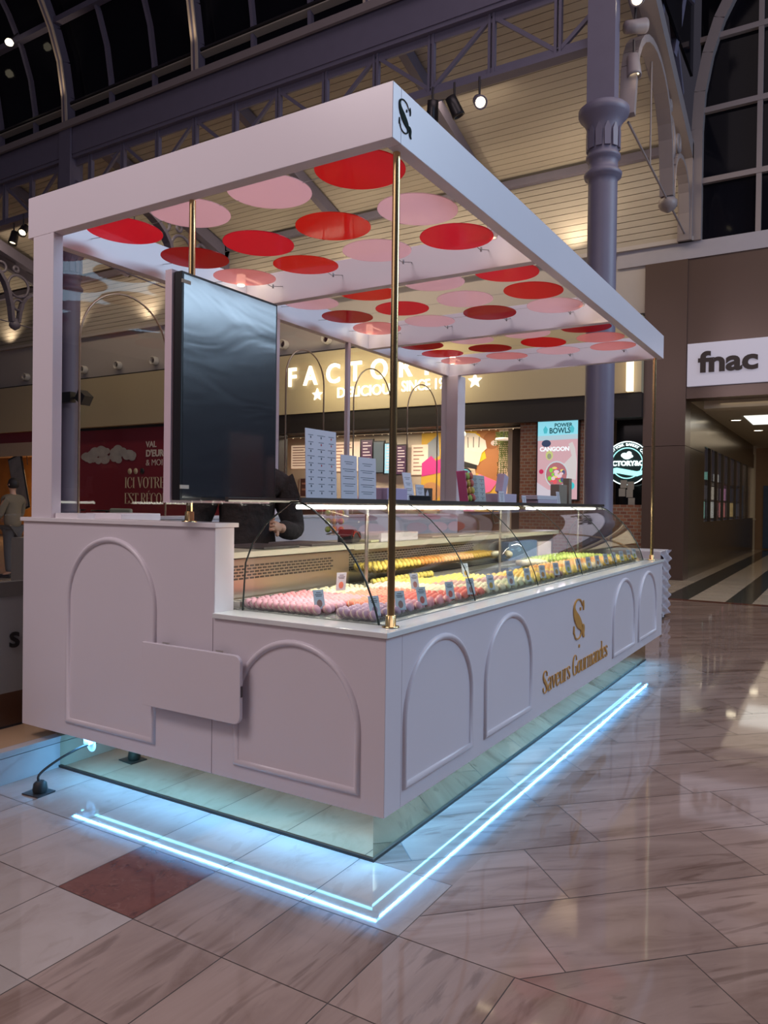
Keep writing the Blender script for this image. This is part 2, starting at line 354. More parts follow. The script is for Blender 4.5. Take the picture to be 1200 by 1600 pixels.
for poly, mi, ang in tiles:
    ca, sa = math.cos(ang), math.sin(ang); ox, oy = random.random() * 40, random.random() * 40
    mb.add([(x, y, 0) for x, y in poly], [list(range(len(poly)))], mi, uvs=[[(x * ca + y * sa + ox, -x * sa + y * ca + oy) for x, y in poly]])
    tone.append(random.uniform(.86, 1.08))
fl = struct(mb.build('floor', MT + [GROUT], recalc=False))
at = fl.data.attributes.new('tone', 'FLOAT', 'FACE'); at.data.foreach_set('value', tone)

# raised marble step behind the kiosk's left
STEPM = mat('step_marble', (.52, .47, .45), .15, var=.16, scale=5); STEPT = mat('step_top_marble', (.50, .33, .20), .1, var=.12, scale=2)
s = MB(); s.box(-9, -2.062, -4.5, .155, 0, .128, 0); s.box(-9, -2.06, -4.5, .155, .132, .150, 0); s.box(-9, -2.12, -4.5, .155, .150, .1635, 1); s.box(-2.118, -2.055, -4.5, .155, .150, .1635, 0)
tag(s.build('marble_step', [STEPM, STEPT]), kind='structure').name = 'trim_step'

# ================================================================== BACK WALL OF THE HALL
YW = 13.15
def slat_mat():
    m = bpy.data.materials.new('cream_timber_slats'); m.use_nodes = True; n, l = nt(m); p = n['Principled BSDF']; p.inputs['Roughness'].default_value = .55
    tc = n.new('ShaderNodeTexCoord'); mp = n.new('ShaderNodeMapping'); mp.inputs['Scale'].default_value = (.25, .5, 2); l.new(tc.outputs['Object'], mp.inputs[0])
    no = n.new('ShaderNodeTexNoise'); no.inputs['Scale'].default_value = 2; l.new(mp.outputs[0], no.inputs['Vector'])
    mx = n.new('ShaderNodeMix'); mx.data_type = 'RGBA'; mx.inputs[6].default_value = (.34, .30, .26, 1); mx.inputs[7].default_value = (.46, .41, .36, 1)
    l.new(no.outputs['Fac'], mx.inputs[0]); l.new(mx.outputs[2], p.inputs['Base Color']); return m
SLAT = slat_mat()
m = MB(); m.box(-30, -2.04, YW, YW + .3, 5.22, 6.5)
struct(m.build('wall_back', BAND))
m = MB(); m.box(-30, -2.04, YW - .25, YW + .3, 3.66, 5.16)
struct(m.build('trim_1', mat('fascia_plaster', (.50, .42, .28), .5, var=.05, scale=.6)))
m = MB(); m.box(-30, -2.04, YW - .1, YW + .3, 5.16, 5.23); struct(m.build('trim_2', DARK))
m = MB(); m.box(-30, -1.15, YW - .12, YW + .3, 6.5, 6.58); struct(m.build('trim_3', BAND))
# horizontal slats of the upper wall and of the sloping ceiling
m = MB()
for k in range(14):
    z = 6.58 + k * .13; m.box(-30, -1.35, YW - .02, YW + .05, z + .012, z + .13)
m.box(-30, -1.3, YW + .05, YW + .3, 6.5, 8.5, 1)
struct(m.build('wall_upper', [SLAT, DARKM]))
m = MB(); a = Vector((0, 13.2, 8.42)); b = Vector((0, 8.2, 10.0)); d = b - a; N = 34
for k in range(N):
    p = a + d * (k / N); q = a + d * ((k + .93) / N)
    m.bar((-30, (p.y + q.y) / 2, (p.z + q.z) / 2), (-1.35, (p.y + q.y) / 2, (p.z + q.z) / 2), (q - p).length, .03, up=(0, d.z, -d.y))
m.bar((-30, 10.7, 9.27), (-1.3, 10.7, 9.27), d.length, .05, up=(0, d.z, -d.y), mi=1)
struct(m.build('ceiling', [SLAT, DARKM]))
m = MB()
for k in range(-1, 8):
    x = -1.5 - 3.9 * k
    if k >= 0: m.bar((x, 13.1, 8.25), (x, 8.35, 9.75), .16, .26)
m.bar((-30, 13.05, 8.32), (-1.4, 13.05, 8.32), .12, .16)
tag(m.build('aisle_rafters', IRON), kind='structure').name = 'trim_4'

# ---- iron columns
def column(x, y, label):
    r = empty('iron_column', label, 'column', 'iron columns carrying the lattice girder', (x, y, 0))
    pr = [(.30, 0), (.30, .35), (.24, .42), (.205, .5), (.205, 1.1), (.235, 1.13), (.235, 1.2), (.205, 1.23), (.2, 5.9), (.2, 5.98), (.25, 6.0), (.255, 6.05), (.21, 6.1), (.20, 6.35)]
    MB().lathe([(.30, 0), (.30, .35), (.24, .42), (.205, .5), (.205, 1.1), (.235, 1.13), (.235, 1.2), (.205, 1.23), (.202, 2.0)], seg=24).lathe([(.20, 2.0), (.198, 5.9)], seg=24).build('shaft', IRON, r)
    c = MB().lathe([(.198, 5.88), (.2, 5.98), (.25, 6.0), (.26, 6.05), (.225, 6.09), (.205, 6.12), (.20, 6.15), (.20, 6.24), (.235, 6.26), (.235, 6.3), (.205, 6.33), (.2, 6.5), (.215, 6.66), (.27, 6.78), (.33, 6.84), (.345, 6.88), (.345, 6.94), (.30, 6.98)], seg=32)
    for k in range(12):
        a = k * PI / 6; M = Matrix.Rotation(a, 4, 'Z')
        c.prism([(-.04, 6.38), (.04, 6.38), (.045, 6.6), (0, 6.72), (-.045, 6.6)], M @ Vector((.2, 0, 0)), M @ Vector((0, 1, 0)), (0, 0, 1), M @ Vector((.03, 0, 0)))
    c.build('capital', IRON, r)
    MB().box(-.16, .16, -.16, .16, 6.98, 9.6).box(-.19, .19, -.19, -.15, 6.98, 9.6).build('upper_post', IRON, r)
    return r
column(-1.56, 8.3, 'purple-grey iron column with leafy capital, right of the white canopy')
column(-13.22, 8.3, 'purple-grey iron column behind the white corner post at the left')

# ---- lattice girder
g = empty('lattice_girder', 'purple-grey iron lattice girder crossing above the kiosk', 'girder', None, (0, 8.3, 7.9))
yo = 0
m = MB(); m.box(-30, -1.73, -.1, .1, 0 - .06, .0).box(-30, -1.73, -.02, .02, 0, .12); m.build('bottom_chord', IRON, g)
m = MB(); m.box(-30, -1.73, -.12, .12, .93, 1.0).box(-30, -1.73, -.02, .02, .8, .93); m.build('top_chord', IRON, g)
k = 0; x = -1.2
while x > -24:
    if abs(x + 1.2) > .1:
        m = MB(); m.box(x - .055, x - .015, -.04, .04, .03, .93).box(x + .015, x + .055, -.04, .04, .03, .93); m.build('upright', IRON, g)
    m = MB(); x2 = x - 1.034
    if k % 2 == 0: m.bar((x, .0, .9), (x2, 0, .06), .05, .06)
    else: m.bar((x, .0, .06), (x2, 0, .9), .05, .06)
    m.build('diagonal', IRON, g); x = x2; k += 1
m = MB(); m.box(-30, -1.42, 8.16, 8.44, 8.9, 9.5).box(-30, -1.42, 8.1, 8.46, 9.5, 9.56); struct(m.build('trim_5', IRON))
m = MB(); m.box(-30, -1.42, 8.04, 8.10, 9.44, 9.58); struct(m.build('trim_6', IRON2))

# ---- curved clerestory glazing above the girder
prof = [(8.3, 9.56), (8.27, 10.2), (8.15, 10.9), (7.93, 11.5), (7.6, 12.1), (7.1, 12.75), (6.4, 13.4), (5.4, 14.05), (4.2, 14.5)]
m = MB(); n = len(prof); xs_ = (-30, -1.42)
m.add([(x, y + .05, z) for x in xs_ for y, z in prof], [(i, i + 1, n + i + 1, n + i) for i in range(n - 1)], 0, True)
m.add([(x, y + .12, z + .03) for x in xs_ for y, z in prof], [(i, i + 1, n + i + 1, n + i) for i in range(n - 1)], 0, True)
struct(m.build('window_1', DGLASS, recalc=False))
RIBL = mat('rib_cream_edge', (.55, .45, .38), .5)
def rib(x, wide):
    m = MB()
    for i in range(n - 1):
        a = Vector((x, prof[i][0], prof[i][1])); b = Vector((x, prof[i + 1][0], prof[i + 1][1]))
        if wide: m.bar(a + Vector((0, -.08, -.02)), b + Vector((0, -.08, -.02)), .05, .28, up=(0, -1, -.3)); m.bar(a + Vector((.0, -.2, -.04)), b + Vector((0, -.2, -.04)), .16, .03, up=(0, -1, -.3), mi=1)
        else: m.bar(a, b, .07, .1, up=(0, -1, -.2))
    return m
i = 2
for k in range(-1, 7):
    x = -1.5 - 3.9 * k
    if k > -1: struct(rib(x, True).build('trim_%d' % (6 + i), [IRON, RIBL])); i += 1
    for t in (1.3, 2.6): struct(rib(x - t, False).build('trim_%d' % (6 + i), IRON)); i += 1
m = MB(); m.bar((-30, 7.85, 11.62), (-1.42, 7.85, 11.62), .14, .12); m.bar((-30, 6.7, 13.1), (-1.42, 6.7, 13.1), .12, .1); struct(m.build('trim_%d' % (6 + i), IRON)); i += 1

# ---- arched trusses across the aisle
def arc(c, r, a0, a1, k=16, sy=1): return [(c[0] + r * math.cos(math.radians(a0 + (a1 - a0) * t / k)), c[1] + sy * r * math.sin(math.radians(a0 + (a1 - a0) * t / k))) for t in range(k + 1)]
def truss(x, label, M=IRON):
    t = empty('arched_truss', label, 'truss', None, (x, 0, 0))
    def band(pts, wy, wx, name, mt=M):
        m = MB()
        for a, b in zip(pts[:-1], pts[1:]):
            dd = Vector((0, b[0] - a[0], b[1] - a[1])); m.bar((0, a[0], a[1]), (0, b[0], b[1]), wx, wy, up=(0, -dd.z, dd.y))
        return m.build(name, mt, t)
    big = [(8.52, 6.9), (8.6, 7.3)] + [(9.9 - 1.28 * math.cos(a), 7.4 + 1.1 * math.sin(a)) for a in [q * PI / 14 for q in range(1, 14)]] + [(11.25, 7.2), (11.3, 6.75)]
    band(big, .1, .22, 'large_arch')
    small = [(11.5, 6.75), (11.55, 7.1)] + [(12.25 - .66 * math.cos(a), 7.2 + .55 * math.sin(a)) for a in [q * PI / 10 for q in range(1, 10)]] + [(12.95, 7.0), (12.98, 6.5)]
    band(small, .08, .18, 'small_arch')
    MB().bar((0, 9.2, 9.42), (0, 13.1, 8.15), .26, .3).build('rafter', M, t)
    MB().box(-.13, .13, 12.95, 13.13, 6.5, 8.4).build('wall_post', M, t)
    MB().lathe([(.02, 6.5), (.12, 6.56), (.16, 6.62), (.16, 6.7), (.1, 6.76), (.1, 6.85)], (0, 11.39, 0), 12).build('pendant', M, t)
    for cy, cz, r in ((11.5, 7.85, .33), (11.5, 7.28, .16), (12.2, 8.02, .14), (10.95, 8.3, .15), (11.42, 8.35, .08)):
        m = MB(); m.tube([(0, cy + r * math.cos(q * PI / 12), cz + r * math.sin(q * PI / 12)) for q in range(24)], .04, 6, closed=True); m.build('ring', M, t)
    MB().tube([(0, 8.6, 6.85), (0, 13.1, 6.62)], .018, 6).tube([(0, 10.0, 6.8), (0, 10.0, 8.4)], .015, 6).build('tie_rod', M, t)
    return t
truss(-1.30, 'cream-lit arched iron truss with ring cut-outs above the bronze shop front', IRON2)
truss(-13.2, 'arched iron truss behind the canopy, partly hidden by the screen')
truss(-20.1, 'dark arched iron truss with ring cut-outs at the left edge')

# ---- tall window wall above the shop front on the right
m = MB(); m.box(-1.1, 9, YW + .06, YW + .12, 6.55, 14.5); struct(m.build('window_2', DGLASS))
fr = [(-1.12, 6.5), (-1.12, 8.6), (-1.08, 9.3), (-.95, 10.0), (-.76, 10.6), (-.5, 11.1), (-.1, 11.7), (.5, 12.3), (1.3, 12.8)]
m = MB()
for a, b in zip(fr[:-1], fr[1:]):
    m.bar((a[0], YW, a[1]), (b[0], YW, b[1]), .22, .2, up=(b[1] - a[1], 0, -(b[0] - a[0])))
struct(m.build('trim_40', IRON2))
m = MB(); [m.box(xx - .045, xx + .045, YW - .04, YW + .04, 6.5, 14) for xx in (-.05, 1.05, 2.15)]; struct(m.build('trim_41', IRON2))
m = MB(); [m.box(-1.1, 6, YW - .05, YW + .05, z - .05, z + .05) for z in (7.62, 8.95, 10.3, 11.6)]; struct(m.build('trim_42', IRON2))
m = MB(); m.box(-2.6, 9, YW - .05, YW + .35, 6.18, 6.5); struct(m.build('trim_43', mat('pale_ledge', (.36, .34, .40), .5)))
m = MB()
for a, b in (((-1.3, 12.4, 9.0), (-1.3, 9.6, 11.9)), ((-1.3, 11.6, 9.3), (-1.1, 12.6, 12.4)), ((-1.3, 10.6, 9.5), (-1.3, 10.9, 12.5)), ((-1.3, 9.6, 9.8), (-1.2, 12.8, 10.9))): m.bar(a, b, .1, .12)
struct(m.build('trim_44', IRON))
# dark enclosing backing so the night outside stays outside
m = MB(); m.box(-1.25, -1.2, 8.6, 13, 9.6, 14.5); struct(m.build('window_3', DGLASS))

# ---- spotlights on the girder and truss
LAMP = mat('lamp_glow', (1, .9, .7), .5, emit=(1, .88, .62), es=3.5)
def can(loc, dirn, label, lit, m=IRON):
    r = empty('spotlight', label, 'spotlight', 'spotlights clipped to the ironwork', loc)
    d = Vector(dirn).normalized(); M = d.to_track_quat('Z', 'Y').to_matrix().to_4x4()
    b = MB(); b.lathe([(.02, -.16), (.085, -.15), (.09, -.02), (.1, .12), (.1, .16), (.08, .16), (.075, .1)], M=M, seg=18); b.build('lamp_body', m, r)
    b = MB(); b.lathe([(.001, .105), (.074, .105)], M=M, seg=18); b.build('lamp_face', LAMP if lit else DARKM, r)
    MB().tube([(0, 0, 0), (0, 0, .37)], .018, 6).build('bracket', DARKM, r)
    if lit: spot('spotlight_beam', Vector(loc) + d * .2, Vector(loc) + d * 3, 5, WARM, 70, .8, .09)
can((-3.42, 8.2, 7.52), (.5, -.75, -.6), 'lit spotlight hanging below the girder right of the canopy corner', True)
can((-3.84, 8.2, 7.55), (.3, .3, -.8), 'dark spotlight between the lit one and the canopy corner', False, DARKM)
can((-4.22, 8.2, 7.58), (-.2, .3, -.9), 'dark spotlight half hidden behind the white canopy beam', False, DARKM)
can((-1.24, 8.62, 7.63), (.1, -.1, -1), 'grey cylinder spotlight beside the column, lowest of three', True, IRON2)
can((-1.22, 8.6, 8.17), (.6, .6, .2), 'grey spotlight beside the column turned to the right, middle of three', True, IRON2)
can((-1.19, 8.6, 8.55), (.1, -.8, -.5), 'bright spotlight at the top edge of the view beside the column', True, IRON2)
can((-15.27, 8.26, 7.5), (.1, -.3, -1), 'small lit spotlight under the girder at the far left, lower one', True, DARKM)
can((-14.8, 8.2, 7.58), (.4, -.5, -.6), 'small spotlight under the girder at the far left, turned aside', True, DARKM)

for x_, z_, lb in ((-14.3, 11.35, 'small bright lamp behind the curved roof ribs at the upper left'), (-15.9, 11.25, 'small bright lamp cut by the left edge under the roof ribs')):
    r = empty('roof_lamp', lb, 'lamp', None, (x_, 7.5, z_)); MB().lathe([(.001, -.06), (.07, -.05), (.09, 0), (.06, .05), (.001, .06)], seg=14).build('bulb', LAMP, r); MB().tube([(0, 0, .05), (0, .2, .3)], .015).build('bracket', DARKM, r)
# ---- round wall lamps on the pale band
for i, x in enumerate((-22.07, -19.1, -17.5, -15.92, -12.18, -11.1, -9.73)):
    nm = ['first', 'second', 'third', 'fourth', 'fifth', 'sixth', 'seventh'][i]
    r = empty('round_wall_lamp', f'small round wall lamp on the pale upper band, {nm} from the left', 'lamp', 'round lamps along the pale band', (x, YW - .01, 5.5))
    M = Matrix.Rotation(PI / 2, 4, 'X')
    MB().lathe([(.12, 0), (.12, .16), (.1, .17), (.09, .05)], M=M, seg=18).build('housing', mat('lamp_white', (.6, .56, .52), .4), r)
    MB().lathe([(.001, .06), (.095, .06)], M=M, seg=18).build('lens', DARKM, r)

# ================================================================== BACK SHOPS
# black band and pillars
m = MB(); m.box(-11.45, -2.04, YW - .2, YW + .3, 3.18, 3.66); struct(m.build('wall_fascia', DARK))
m = MB(); m.box(-19.55, -11.45, YW - .02, YW + .25, 0, 3.64); rw = struct(m.build('wall_red', mat('red_hoarding', (.23, .022, .035), .35, var=.06, scale=.6)))
m = MB(); m.box(-19.5, -11.5, YW - .04, YW - .02, 3.58, 3.68); struct(m.build('trim_45', DARK))
W_ = mat('hoarding_white', (.75, .66, .62), .6); C_ = mat('hoarding_cream', (.72, .60, .42), .6)
r = empty('wall_lettering', 'white and cream lettering with a cloud on the red hoarding', 'sign', None, (0, YW - .03, 0))
yy = -.004
text('VAL', 'letters', (-16.29, yy, 2.99), (1, 0, 0), (0, 0, 1), .25, W_, r, .01, .004)
text("D'EUROPE", 'letters', (-16.29, yy, 2.72), (1, 0, 0), (0, 0, 1), .27, W_, r, .01, .010)
text('& MOI', 'letters', (-16.29, yy, 2.45), (1, 0, 0), (0, 0, 1), .26, W_, r, .01, -.002)
serif('ICI VOTRE', 'letters', (-17.2, yy, 1.79), (1, 0, 0), (0, 0, 1), 1.72, .32, (0, -.01, 0), C_, r)
serif('EST RÉCOMPENSÉ', 'letters', (-17.2, yy, 1.32), (1, 0, 0), (0, 0, 1), 2.95, .32, (0, -.01, 0), C_, r)
m = MB(); CL = mat('cloud_print', (.42, .40, .40), .8, var=.35, scale=4)
for k in range(34):
    a = random.random(); cx = -19.1 + 2.25 * a; hh = .26 * math.sin(a * PI) ** .7 + .04; cz = 2.72 + random.uniform(-.4, .9) * hh; rr = random.uniform(.10, .2) * (.6 + hh)
    m.add([(cx + rr * 1.5 * math.cos(t * PI / 8), yy - .0003 * k, cz + rr * math.sin(t * PI / 8)) for t in range(16)], [list(range(16))[::-1]], 0)
m.build('cloud_picture', CL, r, recalc=False)
for k, x in enumerate((-16.98, -16.72, -16.44)):
    M = Matrix.Translation((x, yy, 2.29)) @ Matrix.Rotation(PI / 2, 4, 'X'); MB().lathe([(.001, .006), (.09, .006), (.09, 0)], M=M, seg=16).build('round_mark', [C_, C_, DARKM][k], r)
# exit sign, speaker
r = empty('exit_sign', 'small green exit sign beside the left column', 'sign', None, (-19.80, 12.8, 4.2))
MB().box(-.03, .03, .0, .11, -.05, .05).build('sign_bracket', DARKM, r); MB().box(-.22, .22, -.05, .02, -.16, .16).build('sign_case', mat('exit_green', (.02, .5, .25), .4, emit=(.02, .75, .38), es=1.3), r)
m = MB(); wl = mat('exit_white', (.9, 1, .9), .4, emit=(.8, 1, .9), es=2); m.box(-.16, 0, -.055, -.05, -.02, .03).box(-.05, -.01, -.055, -.05, -.1, .1).box(.06, .15, -.055, -.05, -.1, .1); m.build('running_symbol', wl, r)
r = empty('loudspeaker', 'black loudspeaker clamped to the left iron column', 'loudspeaker', None, (-12.84, 8.0, 3.58))
MB().box(-.28, .2, -.12, .02, -.1, .12).build('clamp_box', BLACK, r)
MB().box(-.13, .13, -.11, .11, -.11, .11, M=Matrix.Translation((.52, -.02, -.02)) @ Matrix.Rotation(.6, 4, 'Y')).build('speaker_case', BLACK, r)
MB().tube([(.2, 0, 0), (.42, 0, 0)], .03).build('arm', BLACK, r)

# left shop with orange glow
m = MB(); m.box(-30, -19.55, YW + 2.6, YW + 2.8, 0, 3.4); struct(m.build('wall_far_left', mat('orange_wall', (.55, .24, .05), .6, var=.35, scale=2.2)))
m = MB(); m.box(-30, -19.55, YW - .1, YW + .3, 3.3, 3.66); struct(m.build('trim_46', mat('hoarding_band', (.24, .03, .04), .5)))
m = MB(); m.box(-30, -19.56, YW - .2, YW + .3, 2.85, 3.3, M=Matrix.Identity(4)); struct(m.build('trim_47', mat('beige_valance', (.46, .36, .28), .5)))
r = empty('phone_poster', 'tilted phone-shaped poster hanging on cords against the orange wall', 'poster', None, (-22.3, 13.0, 1.95))
M = Matrix.Rotation(-.28, 4, 'Y')
bevel(MB().box(-.38, .38, -.03, .03, -.95, .95, M=M).build('board', BLACK, r), .05, 3)
MB().box(-.33, .33, -.036, -.031, -.88, .88, M=M).build('picture', mat('poster_grey', (.20, .20, .22), .4, var=.5, scale=3), r)
MB().tube([(-.25, 0, .95), (-.25, 0, 1.35)], .012).tube([(.45, 0, .6), (.35, 0, 1.3)], .012).build('cord', BLACK, r)
for i, x in enumerate((-17.7, -16.1)):
    r = empty('high_table', ['dark round high table in front of the cloud picture', 'dark round high table in front of the cream lettering'][i], 'table', 'high tables by the red hoarding', (x, 11.6, 0))
    MB().lathe([(.001, 1.1), (.42, 1.1), (.42, 1.14), (.001, 1.14)], seg=24).build('tabletop', BLACK, r)
    MB().lathe([(.22, 0), (.22, .03), (.04, .06), (.04, 1.1)], seg=16).build('pedestal', BLACK, r)
for i, x in enumerate((-14.9, -12.0)):
    r = empty('booth_chair', ['pale green booth chair seen left of the screen edge', 'pale green booth chair seen below the screen'][i], 'chair', 'pale green booth chairs', (x, 11.4, 0)); gm = mat('sage_fabric', (.33, .38, .33), .8)
    bevel(MB().box(-.42, .42, -.3, .3, .62, .76).build('seat', gm, r), .04, 3); bevel(MB().box(-.42, .42, -.36, -.26, .6, 1.2).build('backrest', gm, r), .05, 4)
    for sx, sy in ((-1, -1), (1, -1), (1, 1), (-1, 1)): MB().tube([(sx * .36, sy * .25, 0), (sx * .36, sy * .25, .64)], .02).build('leg', BLACK, r)

# ---- bakery café under the lit letters
CW = mat('cafe_wall', (.66, .56, .44), .6, var=.04)
m = MB(); m.box(-13.5, -2.0, 15.5, 15.7, 0, 3.6); struct(m.build('wall_cafe', CW)); struct(MB().box(-13.3, -13.2, YW + .3, 15.5, 0, 3.42).build('wall_cafe_left', CW)); struct(MB().box(-5.1, -5.0, YW + .5, 15.5, 0, 3.42).build('wall_cafe_right', CW))
m = MB(); m.box(-13.4, -4.5, YW + .3, 15.5, 3.42, 3.5); struct(m.build('ceiling_cafe', DARK))
m = MB(); m.box(-11.45, -11.2, YW - .1, YW + .25, 0, 3.18); struct(m.build('trim_48', DARK))
BRK = bpy.data.materials.new('red_brick'); BRK.use_nodes = True; n_, l_ = nt(BRK)
bt = n_.new('ShaderNodeTexBrick'); tc = n_.new('ShaderNodeTexCoord'); mp = n_.new('ShaderNodeMapping'); mp.inputs['Rotation'].default_value = (PI / 2, 0, 0); mp.inputs['Scale'].default_value = (1, 1, 1)
l_.new(tc.outputs['Object'], mp.inputs[0]); l_.new(mp.outputs[0], bt.inputs['Vector']); bt.inputs['Scale'].default_value = 3.6; bt.inputs['Color1'].default_value = (.20, .07, .045, 1); bt.inputs['Color2'].default_value = (.30, .13, .07, 1); bt.inputs['Mortar'].default_value = (.30, .25, .20, 1); bt.inputs['Mortar Size'].default_value = .03
l_.new(bt.outputs[0], n_['Principled BSDF'].inputs['Base Color'])
m = MB(); m.box(-4.62, -2.72, YW, YW + .3, 0, 3.18); struct(m.build('wall_brick', BRK))
m = MB(); m.box(-2.72, -2.04, YW + .1, YW + .3, 0, 1.45); struct(m.build('wall_brick_low', BRK))
m = MB(); m.box(-2.72, -2.0, YW + .6, YW + .7, 1.4, 3.66); struct(m.build('window_4', mat('dark_shop_glass', (.02, .018, .02), .1)))
# metal pipe with glowing beads standing in for its reflections along the café's head
r = empty('reflecting_rail', 'bright reflecting rail under the black band of the bakery', 'rail', None, (0, YW + .35, 3.12))
MB().tube([(-12.6, 0, .02), (-4.7, 0, .02)], .03, 8).build('pipe', STEEL, r)
m = MB(); SG = mat('rail_glint_glow', (1, .8, .5), .5, emit=(1, .78, .5), es=1.5)
for k in range(26): m.lathe([(.001, -.012), (.011, 0), (.001, .012)], (-11.0 + k * .24 + random.uniform(-.11, .11), -.04, -.02), 6)
m.build('rail_glints', SG, r)
LW = mat('lit_letter', (1, .93, .75), .5, emit=(1, .92, .72), es=1.35); LWS = mat('letter_side', (.72, .62, .42), .4)
r = empty('illuminated_sign', 'row of large glowing cream letters above smaller lettering between two stars', 'sign', None, (0, YW - .30, 0))
def star(cx, cz, R_, nm='star'):
    m = MB(); pts = [((R_ if q % 2 == 0 else R_ * .42) * math.cos(PI / 2 + q * PI / 5), (R_ if q % 2 == 0 else R_ * .42) * math.sin(PI / 2 + q * PI / 5)) for q in range(10)]
    m.prism(pts, (cx, 0, cz), (1, 0, 0), (0, 0, 1), (0, .05, 0)); m.build(nm, LW, r)
from_px = [(-10.78, 'F'), (-10.26, 'A'), (-9.58, 'C'), (-8.9, 'T'), (-8.29, 'O'), (-7.52, 'R'), (-6.95, 'Y')]
for x, ch in from_px:
    t = text(ch, 'letter', (x, 0, 4.36), (1, 0, 0), (0, 0, 1), .66, LW, r, .05, .014, sx=.9)
text('DELICIOUS', 'letters', (-9.25, 0, 3.98), (1, 0, 0), (0, 0, 1), .35, LW, r, .04, .004, sx=.98)
text('SINCE 1904', 'letters', (-7.43, 0, 4.01), (1, 0, 0), (0, 0, 1), .35, LW, r, .04, .003, sx=.80)
star(-9.86, 4.10, .16); star(-5.58, 4.13, .17)
area('sign_wash', (-7.9, YW - 1.2, 4.3), (-7.9, YW, 4.4), 4, .4, 45, (1, .84, .5))
# menus on the café's back wall
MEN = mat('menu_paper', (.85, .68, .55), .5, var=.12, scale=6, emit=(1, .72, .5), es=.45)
def panel(name, label, cat, x0, x1, z0, z1, y, mt, group=None, frame=None, rows=0, rm=None):
    rr = empty(name, label, cat, group, (0, y, 0)); MB().box(x0, x1, -.04, 0, z0, z1).build('panel_face', mt, rr)
    if frame: m = MB(); m.box(x0 - .03, x0, -.05, 0, z0 - .03, z1 + .03).box(x1, x1 + .03, -.05, 0, z0 - .03, z1 + .03).box(x0, x1, -.05, 0, z1, z1 + .03).box(x0, x1, -.05, 0, z0 - .03, z0); m.build('frame', frame, rr)
    if rows:
        m = MB(); h = (z1 - z0) / (rows + 1)
        for q in range(rows):
            z = z1 - h * (q + .8); wd = (x1 - x0) * random.uniform(.35, .8); m.box(x0 + .06, x0 + .06 + wd * .9, -.044, -.04, z - h * .18, z + h * .12)
        m.build('print', rm or mat('menu_print', (.45, .22, .16), .6), rr)
    return rr
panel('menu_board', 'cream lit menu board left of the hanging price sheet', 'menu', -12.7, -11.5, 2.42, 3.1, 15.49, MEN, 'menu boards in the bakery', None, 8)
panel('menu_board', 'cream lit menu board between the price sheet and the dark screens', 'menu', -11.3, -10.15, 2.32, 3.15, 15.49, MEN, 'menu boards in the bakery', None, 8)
DS = mat('dark_menu_screen', (.05, .03, .05), .3, emit=(.12, .05, .09), es=.6); BS = mat('blue_menu_screen', (.2, .4, .5), .3, emit=(.28, .50, .62), es=.8); GS = mat('grey_menu_screen', (.06, .07, .08), .3, emit=(.12, .16, .17), es=.6)
RM = mat('screen_print', (.6, .5, .5), .5, emit=(.7, .5, .5), es=.5)
for i, (x0, x1, mt, lb) in enumerate(((-10.1, -9.72, DS, 'purple-black menu screen, leftmost of the hanging screens'), (-9.7, -9.36, GS, 'grey-green menu screen, second of the hanging screens'), (-9.34, -9.0, BS, 'pale blue menu screen in the bakery'), (-8.98, -8.66, DS, 'dark menu screen right of the pale blue one'))):
    panel('menu_screen', lb, 'screen', x0, x1, 2.3 - i * .03, 3.16 - i * .06, 15.3, mt, 'menu screens in the bakery', BLACK, 9 if i != 1 else 0, RM)
panel('menu_board', 'cream menu sheets behind the brass corner pole', 'menu', -8.6, -8.1, 2.2, 3.0, 15.49, MEN, 'menu boards in the bakery', None, 7)
panel('framed_picture', 'small dark brown poster in white frame below the menu board', 'picture', -12.35, -11.85, 1.6, 2.12, 15.49, mat('brown_poster', (.10, .035, .03), .4), None, mat('frame_white', (.6, .5, .42), .5), 2)
m = MB(); m.box(-13, -5.3, 14.6, 15.2, 0, 1.2).box(-13, -5.3, 14.55, 15.22, 1.2, 1.245); b_ = m.build('bakery_counter', mat('brown_counter', (.16, .09, .06), .4)); tag(b_, 'brown service counter inside the bakery behind the kiosk', 'counter')
tag(MB().box(-10.0, -9.2, 14.7, 15.0, 1.25, 1.62).build('storage_box', LILAC), 'pale lilac box on the bakery counter', 'box')
# mural: generic comic shapes
r = empty('comic_mural', 'bright comic-style mural with a white chef hat on the bakery wall', 'mural', None, (0, 15.46, 0))
def blob(pts, c, k, nm): 
    m = MB(); m.prism(pts, (0, -.004 * k, 0), (1, 0, 0), (0, 0, 1), (0, .004, 0)); m.build(nm, mat('mural_' + nm + str(k), c, .6, emit=c, es=.15), r)
def ell(cx, cz, a, b, n=20): return [(cx + a * math.cos(t * 2 * PI / n), cz + b * math.sin(t * 2 * PI / n)) for t in range(n)]
blob([(-8.3, 1.2), (-6.08, 1.2), (-6.08, 3.3), (-8.3, 3.3)], (.75, .45, .06), 1, 'ground')
blob([(-8.28, 2.9), (-7.8, 3.25), (-7.75, 2.7), (-8.28, 2.4)], (.30, .33, .36), 2, 'grey_lettering')
blob([(-8.28, 2.15), (-7.7, 2.25), (-7.7, 2.62), (-7.85, 2.55), (-8.0, 2.7), (-8.28, 2.5)], (.70, .05, .28), 3, 'pink_lettering')
blob(ell(-8.0, 1.75, .3, .25), (.62, .30, .12), 2, 'orange_face')
blob([(-6.7, 3.3), (-6.08, 3.3), (-6.08, 2.0), (-6.75, 2.25), (-6.6, 2.7)], (.45, .18, .06), 2, 'brown_figure')
blob(ell(-6.28, 3.05, .24, .22), (.32, .11, .03), 3, 'brown_face'); blob(ell(-6.2, 2.98, .10, .07), (.7, .6, .55), 4, 'mouth')
